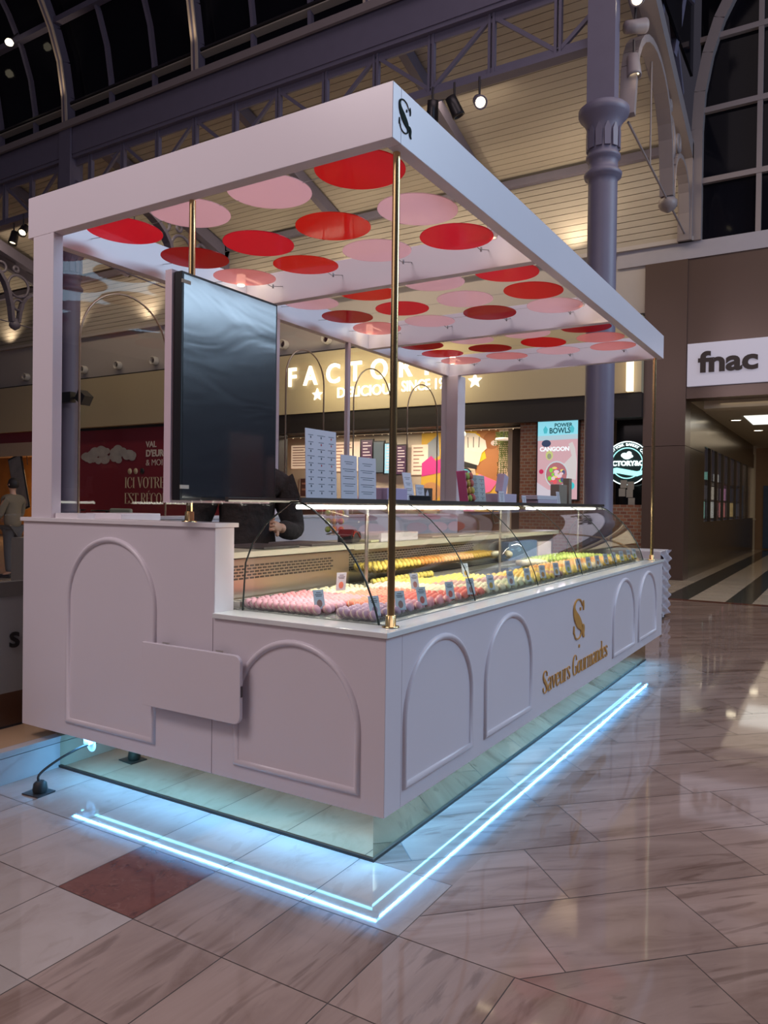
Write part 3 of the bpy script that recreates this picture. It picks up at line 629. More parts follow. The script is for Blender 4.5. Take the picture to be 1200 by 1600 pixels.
blob([(-6.9, 3.3), (-6.62, 3.22), (-6.5, 2.95), (-6.42, 2.6), (-6.7, 2.45), (-6.85, 2.7)], (.85, .55, .02), 4, 'yellow_hair')
blob([(-6.95, 2.05), (-6.6, 2.2), (-6.1, 2.0), (-6.3, 1.75), (-6.9, 1.6)], (.78, .16, .35), 5, 'pink_scarf')
blob([(-7.28, 2.6), (-6.76, 2.5), (-6.68, 2.1), (-6.78, 1.85), (-7.28, 1.8)], (.80, .58, .40), 6, 'face')
blob(ell(-6.60, 2.05, .1, .13), (.80, .55, .38), 7, 'ear')
blob(ell(-7.00, 2.2, .19, .17), (.02, .02, .03), 8, 'spectacle_rim'); blob(ell(-7.00, 2.2, .15, .13), (.10, .45, .55), 9, 'spectacle_lens'); blob(ell(-6.98, 2.2, .05, .05), (.01, .03, .05), 10, 'pupil')
blob([(-7.28, 2.42), (-6.68, 2.32), (-6.66, 2.62), (-7.28, 2.85)], (.02, .02, .02), 7, 'dark_hair')
blob([(-7.28, 2.6), (-6.63, 2.42), (-6.53, 2.75), (-7.28, 2.95)], (.78, .70, .58), 8, 'hat_band')
hat = [(-7.28, 2.88), (-6.53, 2.74), (-6.40, 2.85), (-6.44, 3.05), (-6.58, 3.14), (-6.73, 3.24), (-6.98, 3.27), (-7.28, 3.22)]
blob(hat, (.80, .73, .62), 9, 'hat_top')
for q in range(4): blob([(-7.08 + q * .15, 2.88), (-7.06 + q * .15, 2.88), (-7.08 + q * .16, 3.15), (-7.10 + q * .16, 3.15)], (.1, .08, .06), 10, 'fold%s' % 'abcd'[q])
blob([(-7.28, 1.2), (-6.73, 1.2), (-6.78, 1.82), (-7.28, 1.8)], (.75, .08, .35), 7, 'pink_coat')
# hanging plants and little lamp
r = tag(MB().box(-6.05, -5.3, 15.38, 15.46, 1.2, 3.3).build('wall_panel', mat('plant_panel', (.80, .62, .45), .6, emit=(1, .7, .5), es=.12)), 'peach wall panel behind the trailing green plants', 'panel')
m = MB(); 
for k in range(46):
    x = random.uniform(-6.05, -5.38); L_ = random.uniform(.25, 1.15) * (1.0 if random.random() > .3 else .4); z = 3.28; p = [(x, 15.2 + random.uniform(-.08, .08), z)]
    q = 0
    while q < L_:
        q += .05; x += random.uniform(-.015, .015); yy_ = p[0][1]
        for s_ in (-1, 1): m.add([(x, yy_, z - q), (x + s_ * .045, yy_ + random.uniform(-.03, .03), z - q - .01), (x + s_ * .03, yy_ + .01, z - q - .05)], [(0, 1, 2)], 0)
tag(m.build('trailing_plants', mat('leaf_green', (.14, .19, .05), .6, var=.5, scale=6), recalc=False), 'trailing green plants hanging beside the chef mural', 'plant', kind='stuff')
r = empty('pendant_lamp', 'white disc pendant lamp in front of the trailing plants', 'lamp', None, (-5.72, 14.9, 3.0)); MB().lathe([(.001, 0), (.22, 0), (.2, .04), (.03, .06)], seg=18).build('lamp_shade', mat('pend', (.7, .6, .5), .4, emit=(1, .85, .7), es=.5), r); MB().tube([(0, 0, .05), (0, 0, .4)], .008).build('cord', BLACK, r)
r = empty('oval_lamp', 'bright oval lamp over the chef mural', 'lamp', None, (-6.6, 14.4, 3.12)); MB().lathe([(.001, -.05), (.07, -.03), (.09, .02), (.05, .09), (.001, .1)], seg=14).build('bulb', LAMP, r); MB().tube([(0, 0, .08), (0, 0, .32)], .01).build('cord', BLACK, r)
tag(MB().box(-5.18, -5.14, 14.2, 14.24, 1.7, 2.8).build('neon_tube', mat('red_neon', (1, .1, .08), .5, emit=(1, .10, .08), es=5)), 'red neon tube beside the brick pillar', 'neon light')
# ---- advertising screen with bowl
SX0, SX1, SZ0, SZ1 = -4.19, -3.33, 1.55, 3.19
r = empty('advertising_screen', 'bright pink and blue food screen with a bowl on the brick wall', 'screen', None, (0, YW - .03, 0))
MB().box(SX0 - .03, SX1 + .03, -.06, .02, SZ0 - .03, SZ1 + .03).build('case', BLACK, r)
def em(nm, c, s=1): return mat(nm, [v * .3 for v in c], .3, emit=c, es=s)
def flat(nm, poly, c, k, s=.9): m = MB(); m.prism(poly, (0, -.06 - .002 * k, 0), (1, 0, 0), (0, 0, 1), (0, .002, 0)); m.build(nm, em('scr_' + nm + str(k), c, s), r)
flat('pink_picture', [(SX0, SZ0), (SX1, SZ0), (SX1, SZ1), (SX0, SZ1)], (.62, .38, .42), 1)
flat('sky_band', [(SX0, 2.88), (SX1, 2.9), (SX1, SZ1), (SX0, SZ1)], (.28, .72, .85), 2)
flat('pale_band', [(SX0, 2.78), (SX1, 2.8), (SX1, 2.9), (SX0, 2.88)], (.42, .58, .66), 3)
flat('avocado', ell(-4.0, 2.72, .1, .075), (.04, .06, .12), 4); flat('avocado_half', ell(-3.93, 2.47, .08, .1), (.55, .58, .22), 4); flat('avocado_stone', ell(-3.93, 2.45, .045, .06), (.30, .30, .22), 5)
flat('cutting_board', [(-3.62, 2.28), (-3.45, 2.45), (-3.52, 2.7), (-3.44, 2.74), (-3.38, 2.6), (-3.34, 2.3), (-3.36, 1.95), (-3.6, 2.0)], (.62, .58, .58), 4)
flat('plate', ell(-3.77, 2.07, .25, .28), (.55, .62, .66), 5); flat('salad', ell(-3.77, 2.07, .225, .25), (.42, .16, .18), 6)
rs = random.Random(3)
for q, (cc, nn) in enumerate((((.72, .10, .12), 8), ((.22, .62, .06), 7), ((.75, .62, .18), 4), ((.08, .10, .20), 5), ((.75, .55, .60), 6))):
    m = MB()
    for z in range(nn):
        a = rs.uniform(0, 6.3); d = rs.uniform(0, .18); m.prism(ell(-3.77 + d * math.cos(a), 2.07 + d * math.sin(a), rs.uniform(.025, .06), rs.uniform(.025, .05), 8), (0, -.076 - .0012 * q - .0001 * z, 0), (1, 0, 0), (0, 0, 1), (0, .001, 0))
    m.build('salad_bits', em('bit%d' % q, cc, .95), r)
flat('turquoise_dot', ell(-3.45, 1.83, .07, .075), (.05, .55, .60), 6); flat('berries', ell(-4.1, 2.13, .05, .05), (.55, .03, .10), 5); flat('pale_cloth', [(SX0, 1.9), (-3.95, 1.75), (-3.6, 1.7), (-3.5, 1.57), (SX0, 1.57)], (.60, .55, .62), 5)
TD = em('scr_teal_text', (.01, .10, .12), .6); TW = em('scr_white_text', (.85, .92, .95), 1)
text('POWER', 'screen_text', (-3.83, -.066, 3.06), (1, 0, 0), (0, 0, 1), .11, TD, r, .002, .003); text('BOWLS', 'screen_text', (-3.94, -.068, 2.93), (1, 0, 0), (0, 0, 1), .16, TD, r, .002, .004, sx=.85)
text('CANGOON', 'screen_text', (-4.14, -.070, 2.56), (1, 0, 0), (0, 0, 1), .12, TW, r, .002, .005)
for xx in (-4.02, -3.45): flat('teal_sprig', [(xx - .03, 2.93), (xx + .03, 2.93), (xx + .05, 3.02), (xx, 3.09), (xx - .05, 3.02)], (.08, .50, .58), 6)
area('screen_glow', (-3.76, YW - .2, 2.4), (-3.76, 0, 2), .8, 1.4, 12, (.8, .7, .9))
# ---- round neon window logo
r = empty('neon_logo_sign', 'round white and turquoise glowing bakery sign in the dark window', 'sign', None, (-2.42, YW + .3, 2.30))
NW = em('neon_white', (.80, 1, 1), 2.2); NT = em('neon_turquoise', (.35, .85, .85), 1.6)
ND = mat('logo_dark', (.01, .03, .03), .3); NBK = mat('logo_backing', (.02, .022, .022), .3)
def ringm(rr, z=0): 
    M = Matrix.Rotation(PI / 2, 4, 'X'); m = MB(); m.tube([(rr * math.cos(q * PI / 20), -.02, rr * math.sin(q * PI / 20)) for q in range(40)], .010, 6, closed=True); return m
MB().prism(ell(0, 0, .44, .44, 40), (0, 0, 0), (1, 0, 0), (0, 0, 1), (0, .03, 0)).build('disc', ND, r)
ringm(.44).build('outer_ring', NW, r); ringm(.31).build('inner_ring', NT, r)
MB().prism([(-.43, -.13), (-.2, -.09), (0, -.13), (.2, -.17), (.43, -.12), (.4, -.2), (.2, -.27), (0, -.24), (-.2, -.2), (-.4, -.24)], (0, -.03, 0), (1, 0, 0), (0, 0, 1), (0, .02, 0)).build('wave', NT, r)
text('FACTORY&CO', 'sign_text', (0, -.04, -.05), (1, 0, 0), (0, 0, 1), .135, NW, r, .01, .006, 'CENTER')
m = MB()
for cx, cz, a_, b_ in ((-.05, .16, .07, .05), (.04, .19, .05, .05), (.0, .12, .08, .04), (.08, .14, .04, .03)): m.prism(ell(cx, cz, a_, b_), (0, -.03, 0), (1, 0, 0), (0, 0, 1), (0, .01, 0))
m.build('bun_drawing', NW, r)
for i_, ch in enumerate('NEW YORK BAKERY CAFE'):
    a = math.radians(155 - i_ * 6.8)
    if ch != ' ': text(ch, 'sign_text', (.355 * math.cos(a), -.03, .355 * math.sin(a)), (math.sin(a), 0, -math.cos(a)), (math.cos(a), 0, math.sin(a)), .075, NW, r, .008, .002)
m = MB(); [m.box(x, x + .13, YW + .18, YW + .2, z, z + .16) for x, z in ((-2.55, 1.62), (-2.4, 1.6), (-2.38, 1.76), (-2.52, 1.79), (-2.36, 1.43))]; tag(m.build('window_notices', mat('notice_paper', (.34, .33, .30), .7)), 'pale paper notices stuck below the round neon sign', 'notices')

# ================================================================== BRONZE SHOP FRONT ON THE RIGHT
m = MB(); m.box(-2.04, -1.25, YW - .06, YW + .5, 0, 2.595).box(-2.04, -1.25, YW - .06, YW + .5, 2.605, 6.18); m.box(-2.03, -1.26, YW, YW + .4, 2.59, 2.61)
struct(m.build('wall_pillar', BRONZE))
m = MB(); m.box(-1.25, 9, YW - .02, YW + .45, 4.55, 6.18).box(-1.25, 9, YW - .02, YW + .45, 3.5, 3.71).box(-1.25, 9, YW + .02, YW + .45, 3.7, 4.56); struct(m.build('wall_right', BRONZE))
m = MB(); m.box(-1.31, -1.25, YW + .5, 15.45, 0, 2.595).box(-1.31, -1.25, YW + .5, 15.45, 2.605, 3.5).box(-1.31, -1.25, 15.45, 25.6, 0, 1.1).box(-1.31, -1.25, 15.45, 25.6, 2.75, 3.2).box(-1.33, -1.27, 15.45, 25.6, 3.2, 3.5)
struct(m.build('wall_corridor', BRONZE2))
m = MB(); m.box(-1.31, -1.295, 15.45, 25.6, 1.1, 2.75); struct(m.build('window_5', GL))
m = MB(); [m.box(-1.30, -1.24, y_ - .05, y_ + .05, 1.1, 2.75) for y_ in (16.3, 17.3, 18.4, 19.6, 20.9, 22.3, 23.8)]; struct(m.build('trim_50', BRONZE2))
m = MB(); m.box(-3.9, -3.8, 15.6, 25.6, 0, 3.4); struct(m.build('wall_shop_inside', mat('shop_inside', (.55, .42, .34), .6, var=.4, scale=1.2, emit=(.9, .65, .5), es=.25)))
rr = empty('shelving_unit', 'three-tier metal shelving behind the corridor window', 'shelf', None, (-1.5, 15.7, 0))
for z_ in (1.14, 1.61, 2.09): MB().box(-.95, -.02, 0, 9.9, z_ - .02, z_ + .008).build('shelf_board', DARKM, rr)
for y_ in (0, 3.3, 6.6, 9.85): MB().box(-.5, -.46, y_, y_ + .05, 0, 2.5).build('upright', DARKM, rr)
gc = [(.35, .5, .85), (.9, .3, .3), (.95, .85, .7), (.3, .7, .6), (.85, .6, .25), (.8, .35, .6), (.9, .9, .85), (.1, .1, .12)]
for i_ in range(16):
    y_ = 15.9 + i_ * .62; x_ = -1.75 - (i_ % 3) * .3; z_ = (1.15, 1.62, 2.1)[i_ % 3]; c = gc[i_ % 8]
    rr = empty('shop_display', f'{["blue","red","cream","teal","amber","pink","white","black"][i_ % 8]} display panel behind the corridor window, {["low","middle","high"][i_ % 3]}, {["near","second","third","fourth","fifth","far"][i_ // 3]} group', 'display', 'displays behind the corridor window', (x_, y_, z_))
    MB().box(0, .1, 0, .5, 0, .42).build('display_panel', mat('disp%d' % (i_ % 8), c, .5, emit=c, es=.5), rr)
m = MB(); m.box(-1.3, 8.2, YW + .45, 26.8, 3.5, 3.6).box(-1.0, 8.2, YW + .45, YW + .9, 3.35, 3.5); struct(m.build('ceiling_corridor', mat('corridor_ceiling', (.62, .54, .42), .6)))
m = MB(); m.box(-1.31, 8.2, 26.8, 27, 0, 3.6); struct(m.build('wall_corridor_end', mat('corridor_end', (.30, .19, .11), .5, var=.1)))
m = MB(); m.box(-1.05, -.3, 26.74, 26.8, .05, 2.2); struct(m.build('door_1', mat('blue_door', (.06, .10, .20), .3, var=.2)))
m = MB(); m.box(-.3, -.1, 26.7, 26.8, 0, 2.6); struct(m.build('trim_51', mat('corr_wood', (.35, .20, .10), .5)))
DL = mat('downlight_glow', (1, .9, .7), .5, emit=(1, .88, .65), es=9)
for x_, y_, lb in ((-.85, 17.3, 'round recessed ceiling light nearest the bronze wall'), (-.63, 20.1, 'round recessed ceiling light beyond the nearest one'), (.4, 16.5, 'round recessed ceiling light out in the corridor'), (.4, 21, 'round recessed ceiling light far down the corridor')):
    rr = empty('ceiling_light', lb, 'ceiling light', 'corridor ceiling lights', (x_, y_, 3.49)); MB().lathe([(.001, 0), (.11, 0), (.11, .01)], seg=16).build('lens', DL, rr); MB().lathe([(.11, .0), (.14, -.01), (.14, .01)], seg=16).build('rim', STEEL, rr)
rr = empty('ceiling_panel_light', 'square pale skylight panel in the corridor ceiling', 'ceiling light', None, (-.35, 17.5, 3.485)); MB().box(-.25, .9, -1, 1, 0, .012).build('panel_face', em('skypanel', (.8, .82, .78), 1.3), rr)
rr = empty('white_column', 'round white column at the far end of the bronze wall', 'column', None, (-1.40, 25.85, 0)); MB().lathe([(.19, 0), (.19, 1.0), (.21, 1.02), (.21, 1.06), (.19, 1.08), (.19, 3.5)], seg=24).build('shaft', mat('col_white', (.72, .66, .56), .5), rr)
# fnac sign: white light box
rr = empty('shop_sign', 'white light box sign with dark lower-case letters on the bronze front', 'sign', None, (0, YW - .02, 0))
MB().box(-1.23, 4.5, -.05, .03, 3.73, 4.54).build('light_box', mat('light_box', (.50, .49, .57), .4, var=.01, emit=(.62, .58, .72), es=.32), rr)
text('fnac', 'letters', (-1.02, -.065, 3.99), (1, 0, 0), (0, 0, 1), .53, mat('sign_brown', (.045, .03, .03), .5), rr, .02, .018, sx=1.19)
MB().box(-2.30, -2.18, -.12, 0, 3.67, 4.4).build('x', mat('washer_glow', (1, .9, .7), .5, emit=(1, .84, .6), es=1.3)).name = 'wall_washer'
tag(bpy.data.objects['wall_washer'], 'slim warm glowing wall light left of the bronze pillar', 'lamp'); bpy.data.objects['wall_washer'].location = (0, YW - .27, 0)

# ================================================================== BALUSTRADE BEHIND LEFT EDGE
rr = empty('glass_balustrade', 'low white panelled balustrade with glass top at the left edge', 'balustrade', None, (-2.42, 0, .1635))
MB().box(-.04, .0, -1.6, .155, 0, .012).build('base_gap', DARK, rr)
MB().box(-.05, 0, -1.6, .155, .012, .19).build('brown_base', mat('balu_brown', (.10, .045, .025), .3), rr)
MB().box(-.05, 0, -1.6, .155, .19, .71).build('white_panel', mat('balu_white', (.33, .35, .36), .5), rr)
MB().box(-.055, .004, -1.6, .155, .71, .79).build('grey_rail', mat('balu_grey', (.16, .16, .155), .4), rr)
MB().box(-.03, -.018, -1.6, .155, .79, 1.16).build('glass_pane', GL, rr)
text('s', 'letter', (.004, .055, .435), (0, 1, 0), (0, 0, 1), .17, BLACK, rr, .006, .003)
tag(MB().box(-4.2, -3.5, 1.2, 1.9, 0, 1.1).build('grey_cabinet', mat('cab_grey', (.10, .10, .095), .4)), 'dark grey cabinet beyond the glass balustrade', 'cabinet')
# ================================================================== KIOSK
kb = empty('kiosk_counter', 'white lacquered macaron kiosk counter with arch mouldings on a mirrored plinth', 'kiosk', None, (0, 0, 0))
m = MB(); m.prism([(-2.21, .235), (0, .235), (0, .905), (-.86, .905), (-.86, 1.29), (-2.21, 1.29)], (0, 0, 0), (1, 0, 0), (0, 0, 1), (0, .12, 0))
bevel(m.build('front_panel', WHITE, kb), .002, 1)
m = MB(); m.box(-.04, 0, .12, 4.78, .235, .905); bevel(m.build('long_side_panel', WHITE, kb), .002, 1)
m = MB(); m.box(-2.21, -2.09, .12, 4.9, .235, 1.29); m.build('back_wall', WHITE, kb)
m = MB(); m.box(-2.09, -.0, 4.78, 4.9, .235, .905); m.build('end_panel', WHITE, kb)
m = MB(); m.box(-2.09, -.04, .12, .16, .24, .26).box(-.16, -.04, .16, 4.78, .24, .26); m.build('base_board', WHITE, kb); MB().box(-2.08, -1.3, .15, 4.7, .06, .12).build('duckboard', mat('duckboard', (.2, .16, .13), .6), kb)
m = MB(); m.box(-2.222, -.848, -.012, .135, 1.29, 1.31).box(-2.222, -2.08, .135, 4.9, 1.29, 1.31); bevel(m.build('tall_top', WHITE2, kb), .002)
m = MB(); m.prism([(-.86, -.012), (.012, -.012), (.012, 4.91), (-2.08, 4.91), (-2.08, 4.75), (-.10, 4.75), (-.10, .13), (-.86, .13)], (0, 0, .905), (1, 0, 0), (0, 1, 0), (0, 0, .021)); bevel(m.build('counter_top', MARB, kb), .002)
# seam strip between the two front panels
MB().box(-.868, -.866, -.0015, .001, .235, .905).build('panel_seam', mat('seam_shadow_gap', (.35, .30, .34), .5), kb)
def arch(x0, x1, z0, z1, side, lab=None):
    """raised moulding around an arched recess; side 'f' on the front, 'r' on the long side"""
    w_ = (x1 - x0); r = w_ / 2; zs = z1 - r * (1.0 if side == 'f' and w_ > .6 else .95)
    r_z = z1 - zs; cx = (x0 + x1) / 2
    path = [(x0, z0), (x0, zs)] + [(cx - r * math.cos(a), zs + r_z * math.sin(a)) for a in [q * PI / 24 for q in range(1, 24)]] + [(x1, zs), (x1, z0)]
    P3 = (lambda a, d, b: Vector((a, -d, b))) if side == 'f' else (lambda a, d, b: Vector((d, a, b)))
    m = MB(); n = len(path)
    cs = [(-.013, 0), (-.011, .007), (-.004, .013), (.004, .013), (.011, .007), (.013, 0)]; vs = []
    for i in range(n):
        a = path[i]
        p = path[i - 1]; q = path[(i + 1) % n]
        d1 = Vector((a[0] - p[0], a[1] - p[1])).normalized(); d2 = Vector((q[0] - a[0], q[1] - a[1])).normalized()
        n1 = Vector((-d1.y, d1.x)); n2 = Vector((-d2.y, d2.x)); nn = (n1 + n2).normalized(); k = 1 / max(.5, nn.dot(n1))
        for c, h in cs: vs.append(P3(a[0] + nn.x * c * k, h, a[1] + nn.y * c * k))
    k = len(cs); fs = [(i * k + j, i * k + j + 1, ((i + 1) % n) * k + j + 1, ((i + 1) % n) * k + j) for i in range(n) for j in range(k - 1)]
    m.add(vs, fs, 0, True); m.build('arch_moulding', WHITE2 if side == 'x' else WHITE, kb)
arch(-1.836, -1.225, .312, 1.215, 'f'); arch(-.728, -.119, .312, .842, 'f')
for a_, b_ in ((.145, .752), (.91, 1.512), (3.19, 3.83), (3.98, 4.63)): arch(a_, b_, .312, .848, 'r')
# mirrored plinth
m = MB(); m.box(-2.09, -.12, .12, .135, .012, .24); m.build('mirror_plinth_front', MIRR, kb)
m = MB(); m.box(-.135, -.12, .135, 4.80, .012, .24); m.build('mirror_plinth_side', MIRR, kb)
m = MB(); m.box(-2.09, -.112, .112, .14, 0, .012).box(-.14, -.112, .14, 4.8, 0, .012); m.build('plinth_edge', mat('plinth_black', (.02, .014, .012), .4), kb)
LED = mat('blue_led', (.3, .7, 1), .5, emit=(.10, .48, 1), es=30)
m = MB(); zl = .212
m.tube([(-1.93, .085, zl), (-1.2, .087, zl), (-.6, .083, zl), (-.085, .085, zl)], .003, 6).tube([(-.085, .085, zl), (-.083, 1.0, zl), (-.087, 2.3, zl), (-.078, 3.2, zl), (-.1, 3.9, zl), (-.09, 4.78, zl)], .003, 6)
m.build('led_strip', LED, kb)
area_down('led_light_front', (-1.0, .085, .2065), 1.84, .005, 11, (.16, .52, 1))
area_down('led_light_side', (-.086, 2.42, .2065), .005, 4.6, 28, (.16, .52, 1))
# gold logo and name on the long side
def logo(parent, m, O, U, V, h, D, nm, sx=.62):
    mb = MB(); f = lambda L: ribbon(mb, L, O, U, V, h, D, sx)
    f([(.78, .80, .02), (.60, .96, .03), (.36, 1.0, .03), (.16, .93, .06), (.08, .80, .12), (.18, .62, .24), (.42, .44, .30), (.66, .28, .20), (.70, .14, .08), (.58, .03, .04), (.38, 0, .03), (.2, .06, .03), (.1, .2, .03)])
    f([(.84, .93, .03), (.86, .80, .08), (.86, .68, .03)]); f([(.08, .36, .03), (.08, .24, .07), (.07, .16, .03)])
    f([(.72, .30, .05), (.86, .24, .16), (.86, .08, .14), (.94, -.02, .04)]); f([(.6, .78, .07), (.6, .7, .05)])
    return mb.build(nm, m, parent)
logo(kb, GOLDL, (.001, 2.235, .565), (0, 1, 0), (0, 0, 1), .25, (.006, 0, 0), 'gold_logo', 1.0)
serif('Saveurs Gourmandes', 'gold_lettering', (.001, 1.70, .345), (0, 1, 0), (0, 0, 1), 1.34, .125, (.005, 0, 0), GOLDL, kb)
MB().prism(ell(2.37, .515, .011, .011, 10), (.001, 0, 0), (0, 1, 0), (0, 0, 1), (.005, 0, 0)).build('gold_dot', GOLDL, kb)
# socket on the mirror, cable, floor plate
rr = empty('power_socket', 'small white socket plate on the mirrored plinth glowing in blue light', 'socket', None, (-1.81, .118, .16))
MB().lathe([(.001, -.012), (.028, -.012), (.034, -.004), (.034, 0)], M=Matrix.Rotation(-PI / 2, 4, 'X') @ Matrix.Scale(-1, 4, (0, 0, 1)), seg=20).box(-.02, .02, -.03, 0, .01, .035).build('socket_plate', mat('socket_white', (.8, .82, .85), .4), rr)
rr = empty('floor_socket', 'square black floor plate with plugged cable in front of the step', 'socket', None, (-1.83, -.16, 0))
MB().box(-.055, .055, -.05, .05, 0, .006, M=Matrix.Rotation(.1, 4, 'Z')).build('floor_plate', mat('floor_plate', (.08, .08, .085), .35, .6), rr)
MB().lathe([(.03, .006), (.034, .02), (.03, .05), (.018, .06)], (.01, 0, 0), 12).build('plug', RUBBER, rr)
pts = [(-1.82, -.16, .045), (-1.835, -.16, .075), (-1.835, -.13, .10), (-1.82, -.06, .135), (-1.81, .0, .155), (-1.81, .06, .165), (-1.81, .10, .165)]
def smooth(pts, k=5):
    P = [tuple(p) + (0,) for p in pts]; out = []
    for i in range(len(pts) - 1):
        a = Vector(pts[max(i - 1, 0)]); b = Vector(pts[i]); c = Vector(pts[i + 1]); d = Vector(pts[min(i + 2, len(pts) - 1)])
        for q in range(k):
            t = q / k; out.append(.5 * ((2 * b) + (-a + c) * t + (2 * a - 5 * b + 4 * c - d) * t * t + (-a + 3 * b - 3 * c + d) * t ** 3))
    out.append(Vector(pts[-1])); return out
tag(MB().tube(smooth(pts), .006, 8).build('power_cable', RUBBER), 'black cable curving from the floor plate up to the plinth socket', 'cable')

# ---- folding board on the front
rr = empty('folding_shelf', 'fold-down white shelf board hanging flat across the front panels', 'shelf', None, (0, 0, 0))
pl = [(-1.25, .485), (-.70, .485)] + [(-.70 + .035 * math.sin(a), .52 - .035 * math.cos(a)) for a in [q * PI / 12 for q in range(1, 7)]] + [(-.665 - .035 * (1 - math.cos(a)), .735 + .035 * math.sin(a)) for a in [q * PI / 12 for q in range(1, 7)]] + [(-1.25, .77)]
bevel(MB().prism(pl, (0, -.05, 0), (1, 0, 0), (0, 0, 1), (0, .018, 0)).build('board', WHITE, rr), .003)
MB().box(-.668, -.6635, -.046, -.036, .60, .645).build('edge_latch', mat('latch_dark', (.10, .09, .10), .4, .5), rr)
for xx in (-1.12, -.80): MB().box(xx - .02, xx + .02, -.032, 0, .735, .755).box(xx - .02, xx + .02, -.032, -.028, .735, .776).build('hinge', STEEL, rr)

# ---- canopy
cn = empty('kiosk_canopy', 'white lacquered canopy frame over the kiosk with corner posts and cross beams', 'canopy', None, (0, 0, 0))
Z0, Z1 = 2.745, 2.953
def cb(nm, *b, mt=WHITE): return bevel(MB().box(*b).build(nm, mt, cn), .002, 1)
cb('front_beam', -2.19, 0, 0, .06, Z0, Z1); cb('back_beam', -2.19, 0, 4.73, 4.79, Z0, Z1)
cb('long_beam', -.06, 0, .06, 4.73, Z0, Z1); cb('long_beam', -2.19, -2.13, .06, 4.73, Z0, Z1)
cb('cross_beam', -2.13, -.06, 1.60, 1.66, Z0, Z1); cb('cross_beam', -2.13, -.06, 3.17, 3.23, Z0, Z1)
cb('corner_post', -2.145, -1.98, 0, .055, 1.31, Z0); cb('corner_post', -2.21, -2.02, 4.72, 4.9, 1.31, Z0)
cb('post_foot', -2.14, -1.80, .0, .13, 1.31, 1.33, mt=WHITE2) if False else None
for y_ in (1.95, 2.88): cb('thin_post', -2.165, -2.13, y_ - .018, y_ + .018, 1.31, Z0)
def pole(x, y, z0, nm='brass_pole'):
    pp = MB().tube([(x, y, z0), (x, y, Z0)], .0145, 16).build(nm, GOLD, cn)
    MB().lathe([(.034, z0), (.034, z0 + .004), (.021, z0 + .006), (.021, z0 + .045), (.016, z0 + .046)], (x, y, 0), 20).build('pole_foot', GOLD, pp)
pole(-.05, .115, .927); pole(-.06, 4.72, .927); pole(-1.075, .06, 1.31)
# green-black emblem on the canopy corner
logo(cn, mat('emblem_green', (.004, .014, .012), .8, spec=.1), (.001, .038, 2.795), (0, 1, 0), (0, 0, 1), .12, (.002, 0, 0), 'corner_emblem', .86)
# small downlights in the bay corners
for x_, y_, nm in ((-2.0, 1.40, 'a'), (-2.0, 2.98, 'b'), (-.20, 1.38, 'c'), (-.20, 2.96, 'd'), (-2.0, 4.55, 'e')):
    lit = x_ < -1
    d = MB().lathe([(.001, 2.83), (.024, 2.83), (.03, 2.85), (.03, 2.90)], (x_, y_, 0), 16).box(x_ - .004, x_ + .004, y_, 1.60 if y_ < 2 else (3.17 if y_ < 4 else 4.73), 2.885, 2.895); d.build('bay_spotlight', LAMP if lit else WHITE2, cn)
    spot('bay_spot_light', (x_, y_ - .02, 2.80), (x_ - (.1 if lit else -.1), y_ + .22, 2.84), .55 if nm != 'e' else .2, (1, .78, .50), 150, 1, .02)
# ---- acrylic discs
DC = {'crimson': (.95, .045, .12), 'red': (.88, .03, .045), 'dark red': (.62, .010, .02), 'pale pink': (1, .72, .74), 'scarlet': (.92, .05, .012), 'salmon': (1, .46, .42)}
def disc_mat(nm):
    if 'acrylic_' + nm.replace(' ', '_') in MC: return MC['acrylic_' + nm.replace(' ', '_')]
    m_ = mat('acrylic_' + nm.replace(' ', '_'), DC[nm], .25, var=.03, scale=3, spec=.3)
    p_ = m_.node_tree.nodes['Principled BSDF']; n_, l_ = nt(m_)
    tr = n_.new('ShaderNodeBsdfTranslucent'); tr.inputs[0].default_value = (*[min(1, v * 1.0) for v in DC[nm]], 1); mx_ = n_.new('ShaderNodeMixShader'); mx_.inputs[0].default_value = .85
    g_ = n_.new('ShaderNodeBsdfGlossy'); g_.inputs['Roughness'].default_value = .04; f_ = n_.new('ShaderNodeLayerWeight'); f_.inputs[0].default_value = .25; m2_ = n_.new('ShaderNodeMixShader')
    l_.new(p_.outputs[0], mx_.inputs[1]); l_.new(tr.outputs[0], mx_.inputs[2]); mf = n_.new('ShaderNodeMath'); mf.operation = 'MULTIPLY'; mf.inputs[1].default_value = .5
    l_.new(f_.outputs['Fresnel'], mf.inputs[0]); l_.new(mf.outputs[0], m2_.inputs[0]); l_.new(mx_.outputs[0], m2_.inputs[1]); l_.new(g_.outputs[0], m2_.inputs[2]); tp_ = n_.new('ShaderNodeBsdfTransparent'); tp_.inputs[0].default_value = (1, .78, .78, 1); m3_ = n_.new('ShaderNodeMixShader'); m3_.inputs[0].default_value = .30 if nm in ('pale pink', 'salmon') else .04
    l_.new(m2_.outputs[0], m3_.inputs[1]); l_.new(tp_.outputs[0], m3_.inputs[2]); l_.new(m3_.outputs[0], n_['Material Output'].inputs[0]); return m_
pat = [['red', 'pale pink', 'pale pink', 'crimson'], ['pale pink', 'scarlet', 'crimson', 'dark red'], ['crimson', 'pale pink', 'scarlet', 'salmon'],
       ['crimson', 'pale pink', 'scarlet', 'pale pink'], ['red', 'pale pink', 'crimson', 'dark red'], ['pale pink', 'dark red', 'pale pink', 'salmon'],
       ['dark red', 'pale pink', 'pale pink', 'dark red'], ['salmon', 'red', 'dark red', 'red'], ['salmon', 'pale pink', 'salmon', 'salmon']]
X_ = [-.36, -.86, -1.365, -1.85]; Y_ = [.33, .84, 1.27, 1.97, 2.43, 2.86, 3.62, 4.03, 4.43]
